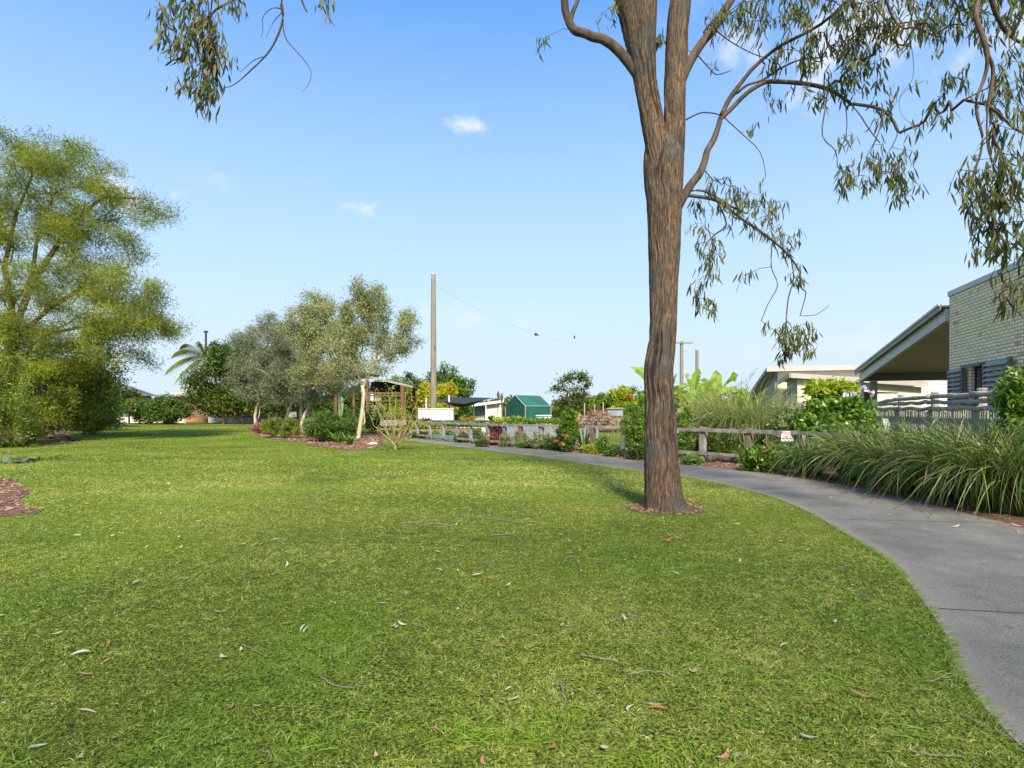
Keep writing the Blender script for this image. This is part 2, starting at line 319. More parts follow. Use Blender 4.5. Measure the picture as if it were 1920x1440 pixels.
def lawn_mat():
    m, t, o = newmat('lawn_ground'); n_ = t.nodes.new; l = t.links.new
    b = n_('ShaderNodeBsdfPrincipled'); b.inputs['Roughness'].default_value = .95; b.inputs['Specular IOR Level'].default_value = .1
    tcn = n_('ShaderNodeTexCoord')
    mp = n_('ShaderNodeMapping'); mp.inputs['Scale'].default_value = (1, 1, 1); l(tcn.outputs['Object'], mp.inputs[0])
    a = n_('ShaderNodeTexNoise'); a.inputs['Scale'].default_value = .35; a.inputs['Detail'].default_value = 6; a.inputs['Roughness'].default_value = .6
    f = n_('ShaderNodeTexNoise'); f.inputs['Scale'].default_value = 9; f.inputs['Detail'].default_value = 8; f.inputs['Roughness'].default_value = .8
    l(mp.outputs[0], a.inputs['Vector']); l(mp.outputs[0], f.inputs['Vector'])
    r1 = n_('ShaderNodeValToRGB'); e = r1.color_ramp.elements; e[0].position = .32; e[1].position = .68; e.new(.5)
    for i, c in enumerate([(.12, .19, .02), (.22, .29, .035), (.35, .38, .07)]): e[i].color = c4(c)
    l(a.outputs[0], r1.inputs[0])
    r2 = n_('ShaderNodeValToRGB'); r2.color_ramp.elements[0].position = .36; r2.color_ramp.elements[1].position = .66
    r2.color_ramp.elements[0].color = (.4, .42, .35, 1); r2.color_ramp.elements[1].color = (1.25, 1.25, 1.2, 1); l(f.outputs[0], r2.inputs[0])
    mx = n_('ShaderNodeMix'); mx.data_type = 'RGBA'; mx.blend_type = 'MULTIPLY'; mx.inputs[0].default_value = 1; l(r1.outputs[0], mx.inputs[6]); l(r2.outputs[0], mx.inputs[7])
    h = n_('ShaderNodeTexNoise'); h.inputs['Scale'].default_value = 55; h.inputs['Detail'].default_value = 3; l(mp.outputs[0], h.inputs['Vector'])
    r5 = n_('ShaderNodeValToRGB'); r5.color_ramp.elements[0].position = .42; r5.color_ramp.elements[1].position = .62
    r5.color_ramp.elements[0].color = (.2, .18, .14, 1); r5.color_ramp.elements[1].color = (1.2, 1.15, 1.1, 1); l(h.outputs[0], r5.inputs[0])
    m5 = n_('ShaderNodeMix'); m5.data_type = 'RGBA'; m5.blend_type = 'MULTIPLY'; m5.inputs[0].default_value = 1; l(mx.outputs[2], m5.inputs[6]); l(r5.outputs[0], m5.inputs[7])
    l(m5.outputs[2], b.inputs['Base Color'])
    bp = n_('ShaderNodeBump'); bp.inputs['Strength'].default_value = .6; bp.inputs['Distance'].default_value = .05; l(f.outputs[0], bp.inputs['Height']); l(bp.outputs[0], b.inputs['Normal'])
    l(b.outputs[0], o.inputs[0]); return m
def brick_mat():
    m, t, o = newmat('cream_brick'); n_ = t.nodes.new; l = t.links.new
    b = n_('ShaderNodeBsdfPrincipled'); b.inputs['Roughness'].default_value = .9; b.inputs['Specular IOR Level'].default_value = .2
    tcn = n_('ShaderNodeTexCoord'); sp = n_('ShaderNodeSeparateXYZ'); cb = n_('ShaderNodeCombineXYZ')
    l(tcn.outputs['Object'], sp.inputs[0])
    ad = n_('ShaderNodeMath'); ad.operation = 'ADD'; l(sp.outputs[0], ad.inputs[0]); l(sp.outputs[1], ad.inputs[1])
    sm_ = n_('ShaderNodeMath'); sm_.operation = 'MULTIPLY'; sm_.inputs[1].default_value = .803; l(ad.outputs[0], sm_.inputs[0]); l(sm_.outputs[0], cb.inputs[0]); l(sp.outputs[2], cb.inputs[1])
    def br(c1, c2, mo, bias):
        q = n_('ShaderNodeTexBrick'); q.inputs['Scale'].default_value = 1; q.inputs['Brick Width'].default_value = .27; q.inputs['Row Height'].default_value = .098
        q.inputs['Mortar Size'].default_value = .009; q.inputs['Mortar Smooth'].default_value = .15; q.inputs['Bias'].default_value = bias
        q.inputs['Color1'].default_value = c4(c1); q.inputs['Color2'].default_value = c4(c2); q.inputs['Mortar'].default_value = c4(mo); l(cb.outputs[0], q.inputs['Vector']); return q
    q1 = br((.94, .78, .5), (.8, .65, .41), (.15, .135, .115), 0); q2 = br((0, 0, 0), (1, 1, 1), (0, 0, 0), -.45)
    r = n_('ShaderNodeValToRGB'); r.color_ramp.elements[0].position = .42; r.color_ramp.elements[1].position = .5; l(q2.outputs[0], r.inputs[0])
    no = n_('ShaderNodeTexNoise'); no.inputs['Scale'].default_value = 1.1; l(tcn.outputs['Object'], no.inputs['Vector'])
    rr = n_('ShaderNodeValToRGB'); rr.color_ramp.elements[0].position = .5; rr.color_ramp.elements[1].position = .62; l(no.outputs[0], rr.inputs[0])
    mu = n_('ShaderNodeMath'); mu.operation = 'MULTIPLY'; l(r.outputs[0], mu.inputs[0]); l(rr.outputs[0], mu.inputs[1])
    m3 = n_('ShaderNodeMath'); m3.operation = 'MULTIPLY'; l(mu.outputs[0], m3.inputs[0]); m3.inputs[1].default_value = .7
    mx = n_('ShaderNodeMix'); mx.data_type = 'RGBA'; l(m3.outputs[0], mx.inputs[0]); l(q1.outputs[0], mx.inputs[6]); mx.inputs[7].default_value = (.5, .25, .14, 1)
    l(mx.outputs[2], b.inputs['Base Color'])
    iv = n_('ShaderNodeMath'); iv.operation = 'SUBTRACT'; iv.inputs[0].default_value = 1; l(q1.outputs['Fac'], iv.inputs[1])
    bp = n_('ShaderNodeBump'); bp.inputs['Strength'].default_value = .8; bp.inputs['Distance'].default_value = .008; l(iv.outputs[0], bp.inputs['Height']); l(bp.outputs[0], b.inputs['Normal'])
    l(b.outputs[0], o.inputs[0]); return m
MT['concrete'] = concrete(); MT['lawn'] = lawn_mat(); MT['brick'] = brick_mat()

# ------------------------------------------------------------------ ground, path, beds
rs = np.random.RandomState(7); random.seed(7); np.random.seed(7)
def polysheet(name, pts, z, mat, label=None, thick=None, kind='structure', res=None):
    mb = MB(); p = [(x, y, z) for x, y in pts]; mb.add(p, [tuple(range(len(p)))])
    if thick:
        n = len(p); q = [(x, y, z - thick) for x, y in pts]; mb.add(p + q, [(i, (i + 1) % n, n + (i + 1) % n, n + i) for i in range(n)])
    o = mb.build(name, mat); o['kind'] = kind
    if label: o['label'] = label
    return o
polysheet('lawn', [(-900, -60), (900, -60), (900, 1800), (-900, 1800)], 0, MT['lawn'], 'mown green lawn stretching from the camera to the garden edges')

PL = [(1.75, -5), (1.78, 0), (1.9, 1.2), (2.1, 2.33), (2.4, 3.07), (2.7, 3.55), (3.24, 4.67), (3.52, 5.4), (3.73, 6.22), (4.1, 8.07), (4.15, 9.64), (3.72, 11.67), (2.98, 13.0), (1.96, 14.9), (.66, 17.6), (-1.15, 20.5), (-3.7, 24.9), (-5.4, 27.7), (-8.7, 33.2), (-14, 41), (-20, 50)]
PR = [(3.9, -5), (4.0, 0), (4.2, 1.4), (4.5, 2.8), (4.85, 4), (5.2, 5.0), (5.75, 6.0), (6.05, 6.79), (6.15, 7.8), (6.25, 9.2), (6.2, 10.6), (5.7, 12.4), (4.9, 13.9), (3.57, 15.6), (2.39, 18.2), (.78, 20.7), (-1.33, 23.7), (-3.9, 27.2), (-6.8, 31.8), (-12, 39.5), (-18, 48.5)]
def resample(P, n):
    P = A(P, dtype=float); 
    # Catmull-Rom by chord
    out_ = []
    for i in range(len(P) - 1):
        p0, p1, p2, p3 = P[max(i - 1, 0)], P[i], P[i + 1], P[min(i + 2, len(P) - 1)]
        for t in np.linspace(0, 1, n, endpoint=False):
            out_.append(.5 * ((2 * p1) + (-p0 + p2) * t + (2 * p0 - 5 * p1 + 4 * p2 - p3) * t * t + (-p0 + 3 * p1 - 3 * p2 + p3) * t ** 3))
    out_.append(P[-1]); return A(out_)
pl, pr = resample(PL, 8), resample(PR, 8)
PATH_POLY = np.vstack([pl, pr[::-1]])
mb = MB(); nc = 14; ZP = .012
jl = [20, 36, 52, 66, 78, 92, 104, 118, 132]          # joint rows
rows_z = np.full(len(pl), ZP); g = np.linspace(0, 1, nc)
Pm = pl[:, None] * (1 - g)[None, :, None] + pr[:, None] * g[None, :, None]
V3 = np.concatenate([Pm, np.full(Pm.shape[:2] + (1,), ZP)], 2)
edge = np.zeros(Pm.shape[:2]); edge[:, 0] = .8; edge[:, 1] = .12; edge[:, -1] = .3
cc = np.zeros(Pm.shape[:2] + (3,)); cc[..., 0] = edge
i = np.arange(len(pl) - 1)[:, None]; j = np.arange(nc - 1)[None]
f = np.stack([i * nc + j, i * nc + j + 1, (i + 1) * nc + j + 1, (i + 1) * nc + j], -1).reshape(-1, 4)
mb.add(V3.reshape(-1, 3), f, cc.reshape(-1, 3))
for E in (pl, pr):
    n = len(E); v = np.vstack([np.c_[E, np.full(n, ZP)], np.c_[E, np.full(n, -.05)]]); mb.add(v, [(q, q + 1, n + q + 1, n + q) for q in range(n - 1)])
po = mb.build('path', MT['concrete']); tag(po, 'grey concrete footpath curving from lower right past the tree', kind='structure')
# expansion joints: dark filled strips lying in the slab surface
mb = MB()
for (a, b) in [((2.985, 3.99), (5.0, 3.62)), ((3.93, 7.3), (6.2, 7.0)), ((4.16, 10.1), (6.25, 10.4)), ((3.2, 12.7), (5.0, 13.9)), ((1.2, 16.4), (2.7, 17.6)), ((2.0, 1.7), (4.3, 1.5))]:
    A_ = A([*a, ZP + .003]); B_ = A([*b, ZP + .003]); d = unit(B_ - A_); s_ = np.cross(d, [0, 0, 1]) * .005
    ts = np.linspace(0, 1, 12); c = A_ + (B_ - A_) * ts[:, None] + s_ * rs.normal(size=(12, 1)) * .3
    n = 12; mb.add(np.vstack([c - s_, c + s_]), [(q, q + 1, n + q + 1, n + q) for q in range(n - 1)])
jo = mb.build('path_joint', MT['dark_in']); tag(jo, 'thin dark joints between the concrete slabs', kind='structure')

def inpoly(P, poly):
    x, y = P[:, 0], P[:, 1]; r = np.zeros(len(P), bool); n = len(poly); j = n - 1
    for i in range(n):
        xi, yi = poly[i]; xj, yj = poly[j]
        c = ((yi > y) != (yj > y)) & (x < (xj - xi) * (y - yi) / (yj - yi + 1e-12) + xi); r ^= c; j = i
    return r
def wob(P, a=.15, n=6):
    Q = resample(list(P) + [P[0]], n)[:-1]; return [tuple(q + rs.normal(size=2) * a) for q in Q]
def gp(px, py): return tuple(G(px, py)[:2])
ISLAND = wob([gp(468, 812), gp(500, 822), gp(560, 830), gp(640, 844), gp(690, 842), gp(725, 832), gp(715, 818), gp(660, 811), gp(580, 806), gp(500, 804)])
BEDL = wob([gp(-40, 893), gp(20, 900), gp(46, 918), gp(40, 945), gp(0, 968), (-12.5, 8.0), (-13, 11)], .06)
BEDT = wob([gp(20, 815), gp(70, 832), gp(110, 828), gp(150, 826), gp(135, 812), gp(220, 800), gp(215, 795), gp(60, 800)], .2)
BEDF = wob([(-32, 60), (-44, 60), (-46, 64), (-20, 66), (-16, 62), (-24, 60.5)], .1)
fence_side = [tuple(p) for p in pr[44:150]]
BEDP = fence_side + [(-4.9, 29.3), (-1.0, 24.2), (2.9, 20.6), (5.8, 16.9), (7.9, 14.4), (9.2, 12), (9.4, 9), (8.9, 5.5), (6.6, 3.0)]
polysheet('tree_base', [(2.18 + .5 * math.cos(t) * (1 + .2 * math.sin(3 * t)), 8.0 + .36 * math.sin(t) * (1 + .15 * math.cos(2 * t))) for t in np.linspace(0, 6.28, 22)[:-1]], .004, MT['mulch'], 'bare reddish dirt round the foot of the gum trunk')
isl = polysheet('island_bed', ISLAND, .008, MT['mulch'], 'mulched island bed under the olive trees')
polysheet('left_bed', BEDL, .008, MT['mulch'], 'reddish mulch bed at the left edge of the lawn')
polysheet('tree_bed', BEDT, .006, MT['mulch'], 'brown mulch under the left garden trees')
polysheet('far_bed', BEDF, .008, MT['mulch'], 'thin mulch bed along the far end of the lawn')
polysheet('path_bed', BEDP, .006, MT['mulch'], 'bark mulch bed between the path and the timber fence')
# bark chips on the beds
mb = MB()
def chips(poly, n, L, w=None):
    P = A(poly); lo, hi = P.min(0), P.max(0); q = rs.random((n * 4, 2)) * (hi - lo) + lo; q = q[inpoly(q, poly)][:n]
    C = np.c_[q, .012 + rs.random(len(q)) * .03]; d = unit(np.c_[rs.normal(size=(len(q), 2)), rs.normal(size=len(q)) * .25])
    ribbons(mb, C, d, L * (.5 + rs.random(len(q))), L * .35, unit(np.cross(d, rdir(rs, len(q)))), k=1, prof=[.9, .7], tint=rs.random(len(q)))
chips([(2.18 + .62 * math.cos(t) * (1 + .2 * math.sin(3 * t)), 8.0 + .5 * math.sin(t)) for t in np.linspace(0, 6.28, 14)], 350, .04); chips(ISLAND, 3000, .12); chips(BEDL, 2500, .07); chips(BEDP, 9000, .06); chips(BEDT, 2500, .12); chips([gp(1185, 942), gp(1205, 955), gp(1300, 952), gp(1320, 945), gp(1290, 938), gp(1200, 936)], 260, .05)
tag(mb.build('mulch_chips', MT['dead']), 'loose bark chips over the garden beds', kind='stuff')

# ------------------------------------------------------------------ grass blades
def vnoise(x, y, sc, seed=0):
    r = np.random.RandomState(seed).rand(256, 256); x = x * sc + 1000; y = y * sc + 1000
    xi, yi = np.floor(x).astype(int), np.floor(y).astype(int); fx, fy = x - xi, y - yi; fx = fx * fx * (3 - 2 * fx); fy = fy * fy * (3 - 2 * fy)
    g_ = lambda a, b: r[a % 256, b % 256]
    return (g_(xi, yi) * (1 - fx) + g_(xi + 1, yi) * fx) * (1 - fy) + (g_(xi, yi + 1) * (1 - fx) + g_(xi + 1, yi + 1) * fx) * fy
def grass_zone(y0, y1, nb, expo, kseg, seed):
    r = np.random.RandomState(seed)
    # pdf(Y) ~ Y^(1-expo) over a wedge a little wider than the view
    e = 2 - expo; u = r.random(nb); Y = (y0 ** e + u * (y1 ** e - y0 ** e)) ** (1 / e)
    X = (r.random(nb) * 2 - 1) * (Y * .95 + .7)
    P = np.c_[X, Y]
    ok = (((P - A([2.18, 8.0])) ** 2).sum(1) > .16 + .12 * vnoise(X, Y, 4, 9)) & ~inpoly(P, PATH_POLY) & ~inpoly(P, ISLAND) & ~inpoly(P, BEDL) & ~inpoly(P, BEDP) & ~inpoly(P, BEDT)
    # nothing right of the path
    ok &= ~((X > 6.2) & (Y < 14)) & ~((X - 5.5) + (Y - 16.2) * .8 > 0)
    wr = np.clip(4 * (vnoise(X, Y, 1.3, 41) * vnoise(X, Y, 4.1, 42) - .5), 0, .75); ok &= r.random(nb) > wr
    P = P[ok]; wr = wr[ok]; n = len(P); X, Y = P[:, 0], P[:, 1]
    pn = vnoise(X, Y, .55, 1) * .5 + vnoise(X, Y, 2.1, 2) * .3 + vnoise(X, Y, 7, 3) * .2
    sc = np.maximum(1, Y / 5.0) ** .85
    cl = np.clip(1.6 * (.6 * vnoise(X, Y, 19, 5) + .4 * vnoise(X, Y, 43, 6)) - .3, 0, 1); L = (.011 + .017 * r.random(n)) * (.4 + 1.1 * cl) * (1 + (sc - 1) * .4); Wd = .0038 * sc * (.7 + .6 * r.random(n))
    lean = r.normal(size=(n, 2)) * .75; d = unit(np.c_[lean, np.ones(n) * .8]); S = unit(np.cross(d, rdir(r, n)))
    bend = np.c_[lean * .35, -.25 * np.ones(n)]
    C = np.c_[P, np.full(n, -.002)]
    tint = np.clip(.02 + .42 * pn + .32 * cl + (.18) * r.normal(size=n) + .17 * np.exp(-((Y - 10.5 - X * .12) / 3.2) ** 2) - .05 * np.exp(-((Y - 22) / 6) ** 2) + .06 * np.sin((Y + .25 * X) * 4.2) * (Y > 9), 0, 1)
    dry = r.random(n) < .035 + .35 * wr; tint[dry] = .86 + .14 * r.random(dry.sum())
    ribbons(GM, C, d, L, Wd, S, bend, kseg, prof=[1, .75, .15] if kseg == 2 else [1, .25], tint=tint, ch2=np.clip(.95 * np.exp(-((Y - 25 + .3 * X) / 9) ** 2) * (.5 + pn) + 1.3 * (vnoise(X, Y, .8, 22) - .62), 0, .9))
GM = MB()
grass_zone(1.6, 6.0, 460000, 1.4, 2, 11)
grass_zone(6.0, 16.0, 380000, 1.4, 1, 12)
grass_zone(16.0, 48.0, 220000, 1.5, 1, 13)
# coarse bright tufts in the foreground
r = np.random.RandomState(5)
for (px, py, m) in [(560, 1400, 30), (880, 1375, 60), (1010, 1380, 55), (1065, 1345, 30), (640, 1360, 14), (350, 1370, 12), (1400, 1270, 26), (1580, 1280, 26), (1330, 1235, 18), (1540, 1290, 16), (1250, 1425, 30), (1190, 1430, 26), (20, 1425, 20),
                    (1290, 1215, 14), (1560, 1150, 12), (690, 1130, 10), (1350, 1100, 8), (1700, 1370, 22), (1600, 1340, 20), (1745, 1275, 12), (1480, 1160, 8), (1260, 935, 10), (1340, 1425, 20)]:
    c = G(px, py); m *= 2; C = np.c_[c[0] + r.normal(size=m) * .07, c[1] + r.normal(size=m) * .05, np.zeros(m)]
    ln = r.normal(size=(m, 2)); d = unit(np.c_[ln, .9 * np.ones(m)]); ribbons(GM, C, d, .04 + .05 * r.random(m), .006, unit(np.cross(d, rdir(r, m))), np.c_[ln * .3, -.35 * np.ones(m)], 3, prof=[.9, 1, .7, .1], tint=.45 + .15 * r.random(m), ch2=np.full(m, .6))
for (cx_, cy_, n_, rr_) in [(-1.6, 4.1, 240, .3), (.9, 3.1, 200, .22), (2.3, 5.1, 260, .3), (-3.6, 6.3, 260, .42), (.2, 6.8, 240, .4), (-.6, 2.7, 150, .16), (1.5, 7.3, 200, .3), (3.2, 7.4, 220, .3), (-2.4, 8.8, 260, .5), (1.2, 2.55, 120, .14)]:
    C = np.c_[cx_ + r.normal(size=n_) * rr_, cy_ + r.normal(size=n_) * rr_ * .7, .012 + .014 * r.random(n_)]; d = unit(np.c_[r.normal(size=(n_, 2)), .25 * np.ones(n_)])
    ribbons(GM, C, d, .011 + .012 * r.random(n_), .011, unit(np.cross(d, [0, 0, 1.])), None, 2, prof=[.3, 1, .45], tint=.3 + .25 * r.random(n_), ch2=np.full(n_, .75))
# ragged fringe leaning over the concrete edge
E = pl[18:110]; m = 9000; q = r.random(m) * (len(E) - 1.01); qi = q.astype(int); C2 = E[qi] + (E[qi + 1] - E[qi]) * (q - qi)[:, None]
nrm = unit(E[qi + 1] - E[qi]); nrm = np.c_[nrm[:, 1], -nrm[:, 0]]
sgn = np.where(((A([3.2, 8]) - C2) * nrm).sum(1) > 0, 1, 1); inw = np.c_[np.ones(m), np.zeros(m)]
C2 = C2 - inw * (r.random((m, 1)) * .07 - .02)
d = unit(np.c_[inw[:, 0] * .6 + r.normal(size=m) * .5, r.normal(size=m) * .6, .7 * np.ones(m)])
ribbons(GM, np.c_[C2, np.zeros(m)], d, .03 + .035 * r.random(m), .005, unit(np.cross(d, rdir(r, m))), np.c_[inw * .3, -.35 * np.ones(m)], 2, prof=[1, .8, .15], tint=.2 + .35 * r.random(m), ch2=np.full(m, .15))
tag(GM.build('grass', MT['grass']), 'short mown grass blades covering the lawn', kind='stuff')

# ------------------------------------------------------------------ tree growing
class Skel:
    def __init__(s): s.p = []; s.par = []; s.rmin = []; s.len = []
    def add(s, p, par, r=0): 
        s.p.append(A(p, dtype=float)); s.par.append(par); s.rmin.append(r)
        s.len.append(0 if par < 0 else s.len[par] + np.linalg.norm(s.p[-1] - s.p[par])); return len(s.p) - 1
    def path(s, pts, rad, par=-1):
        if par == -2:
            Pn = A(s.p); par = int(np.argmin(((Pn - A(pts[0])) ** 2).sum(1)))
        ids = []
        for q, r_ in zip(pts, rad): par = s.add(q, par, r_); ids.append(par)
        return ids
    def grow(s, T, rs, start=0, step=.5, jit=.08, up=.15, lenw=.35, hang=0.0, maxr=None):
        T = A(T); cen = s.p[start]; T = T[np.argsort(((T - cen) ** 2).sum(1))]; tips = []
        for t in T:
            Pn = A(s.p[start:]); d = np.linalg.norm(Pn - t, axis=1); ln_ = A(s.len[start:])
            c = d + lenw * ln_ * 0.5 + np.where(Pn[:, 2] > t[2] + .2, .3 * (1 - hang), 0)
            i = int(np.argmin(c)) + start; p = s.p[i]; D = np.linalg.norm(t - p)
            pd = unit(p - s.p[s.par[i]]) if s.par[i] >= 0 else A([0, 0, 1.])
            ctl = p + pd * D * .3 + A([0, 0, up * D]) + rs.normal(size=3) * jit * D
            k = max(2, int(D / step)); par = i
            for q in range(1, k + 1):
                u = q / k; x = (1 - u) ** 2 * p + 2 * u * (1 - u) * ctl + u * u * t
                if q < k: x = x + rs.normal(size=3) * jit * .25 * D / k
                par = s.add(x, par)
            tips.append(par)
        return tips
    def radii(s, r0, e=2.3, cap=1e9):
        n = len(s.p); acc_ = np.zeros(n); r_ = np.zeros(n)
        for i in range(n - 1, -1, -1):
            r_[i] = max(r0 if acc_[i] == 0 else min(acc_[i] ** (1 / e), cap), s.rmin[i])
            if s.par[i] >= 0: acc_[s.par[i]] += min(r_[i], cap) ** e
        return r_
    def mesh(s, mb, r, k=6, skip=0, kmin=4):
        ch = {}
        for i, p in enumerate(s.par): ch.setdefault(p, []).append(i)
        stack = [[c] for c in ch.get(-1, [])]
        while stack:
            c = stack.pop()
            while c[-1] in ch:
                kids = sorted(ch[c[-1]], key=lambda q: -r[q]); 
                for q in kids[1:]: stack.append([c[-1], q])
                c.append(kids[0])
            k0 = next((q for q, v in enumerate(c) if v >= skip), None)
            if k0 is None: continue
            c = c[max(0, k0 - 1):]
            if len(c) < 2: continue
            R = A([r[q] for q in c]); R[0] = min(R[0], R[1] * 1.25) if c[0] in ch and len(ch[c[0]]) > 1 and s.par[c[0]] >= 0 else R[0]
            mb.tube(A([s.p[q] for q in c]), R, k if R.max() > .02 else kmin, cap=False)
def inell(rs, n, c, r, shell=.55):
    d = rdir(rs, n); q = (shell + (1 - shell) * rs.random((n, 1)) ** .6) if shell else rs.random((n, 1)) ** (1 / 3)
    return A(c) + d * q * A(r)
def cloud(rs, tips, skp, skpar, n, spread, flat=.8):
    tips = A(tips); ids = np.repeat(tips, n); P = A([skp[i] for i in ids]); Q = A([skp[skpar[i]] for i in ids])
    u = rs.random((len(ids), 1)); C = P + (Q - P) * u * .8
    g_ = rs.normal(size=(len(ids), 3)); g_[:, 2] *= flat; return C + g_ * spread
def tree(name, label, cat, base, trunk, lobes, leaf, bark, L=.1, w=.04, per=60, spread=.3, r0=.008, tr=.12, group=None, step=.5, seed=1, bias=(0, 0, 0), bw=0, k=1, flat=.8, parts=('trunk', 'crown'), tintn=True, up=.15, start=None, shell=.45, bendz=0, lenw=.35, jit=.1, extra=None):
    """trunk: list of polylines (first from the base); lobes: (x,y,z, rx,ry,rz, targets)"""
    rs = np.random.RandomState(seed); sk = Skel()
    for i, (pts, rad) in enumerate(trunk): sk.path(pts, rad, -1 if i == 0 else -2)
    st = max(0, len(trunk[0][0]) - 2) if start is None else start
    T = np.vstack([inell(rs, int(l[6]), l[:3], l[3:6], shell) for l in lobes])
    T = T[T[:, 2] > .05]
    tips = sk.grow(T, rs, st, step, up=up, lenw=lenw, jit=jit); r = sk.radii(r0)
    ro = thing(name, label, cat, base, group)
    mb = MB(); sk.mesh(mb, r, 7); mb.build(parts[0], MT[bark], ro, smooth=True)
    C = cloud(rs, tips, sk.p, sk.par, per, spread, flat); C = C[C[:, 2] > .02]
    ct = np.repeat(rs.random(len(tips)), per)[:len(C)] if len(C) == len(tips) * per else rs.random(len(C))
    tint = np.clip(.55 * ct + .45 * rs.random(len(C)) , 0, 1)
    mb = MB(); leaves(mb, C, rs, L, w, bias, bw, k, bendz, tint=tint); mb.build(parts[1], MT[leaf], ro)
    return ro
def lobesfrom(spec, D0, ry=None):
    o = []
    for (px, py, rx, rz, n, *dd) in spec:
        D = D0 + (dd[0] if dd else 0); c = W(px, py, D); a = rx * D / FPX; b = rz * D / FPX; o.append((*c, a, ry or (a + b) / 2, b, n))
    return o
def bush(name, label, px, base_py, wpx, hpx, leaf, D=None, cat='shrub', n=40, per=70, L=.07, w=.035, bark='darkbark', seed=1, group=None, spread=None, depth=None, shape=0, **kw):
    rs = np.random.RandomState(seed); D = D or GD(base_py); b = GX(px, D); m = D / FPX; Wm, Hm = wpx * m, hpx * m; dp = depth or Wm * .8
    z0 = 0 if shape == 0 else Hm * shape
    lb = []
    for i in range(6):
        a = rs.random() * 6.28; q = .27 * math.sqrt(rs.random() + .1); hz = z0 + (Hm - z0) * (.32 + .36 * rs.random())
        lb.append((b[0] + math.cos(a) * q * Wm, b[1] + math.sin(a) * q * dp, hz, Wm * .27, dp * .27, (Hm - z0) * .3, n / 8))
    lb.append((b[0], b[1], z0 + (Hm - z0) * .45, Wm * .42, dp * .42, (Hm - z0) * .45, n / 3))
    lb.append((b[0], b[1], z0 + (Hm - z0) * .22 + .03, Wm * .44, dp * .44, (Hm - z0) * .2, n / 5))
    h0 = max(.06, z0 * .9 + Hm * .1)
    trunk = [([(b[0], b[1], -.03), (b[0], b[1], h0 * .5), (b[0] + Wm * .02, b[1], h0)], [.02 + Hm * .02] * 3)]
    return tree(name, label, cat, b, trunk, lb, leaf, bark, L, w, per, spread or max(.05, Wm * .05), r0=.004, group=group, step=max(.12, Hm * .15), seed=seed, parts=('stem', 'foliage'), **kw)
def clump(name, label, base, n, L, w, leaf, cat='plant', spread=.1, up=1.0, out=.7, droop=.6, seed=1, group=None, k=5, lean=(0, 0), part='leaves', var=.35, p=2):
    """strap-leaved tussock"""
    rs = np.random.RandomState(seed); ro = None
    a = rs.random(n) * 6.283; q = spread * np.sqrt(rs.random(n)); c = A(base)
    P = np.c_[c[0] + np.cos(a) * q, c[1] + np.sin(a) * q, np.zeros(n)]
    a2 = a + rs.normal(size=n) * .5; o_ = out * (.25 + rs.random(n))
    d = unit(np.c_[np.cos(a2) * o_ + lean[0], np.sin(a2) * o_ + lean[1], up * (.7 + .5 * rs.random(n))])
    Ls = L * (1 - var + var * 2 * rs.random(n) * .75); h = unit(np.c_[d[:, :2], np.zeros(n)])
    bend = h * (.25 * droop) + A([0, 0, -1]) * (droop * (.25 + 1.1 * rs.random(n)))[:, None]
    S = unit(np.cross(d, A([0, 0, 1.])) + rs.normal(size=(n, 3)) * .25)
    mb = MB(); prof = np.interp(np.linspace(0, 1, k + 1), [0, .3, .8, 1], [.7, 1, .7, .05])
    ribbons(mb, P, d, Ls, w * (.7 + .6 * rs.random(n)), S, bend, k, prof=prof, tint=np.clip(rs.random(n) ** 1.1, 0, 1), p=p)
    for v in mb.v: v[:, 2] = np.maximum(v[:, 2], .004 + .02 * rs.random(len(v)))
    o = mb.build(name, MT[leaf]); o.location = tuple(c); 
    co = np.empty(len(o.data.vertices) * 3, np.float32); o.data.vertices.foreach_get('co', co); co = co.reshape(-1, 3) - c.astype(np.float32); o.data.vertices.foreach_set('co', co.ravel())
    return tag(o, label, cat, group)

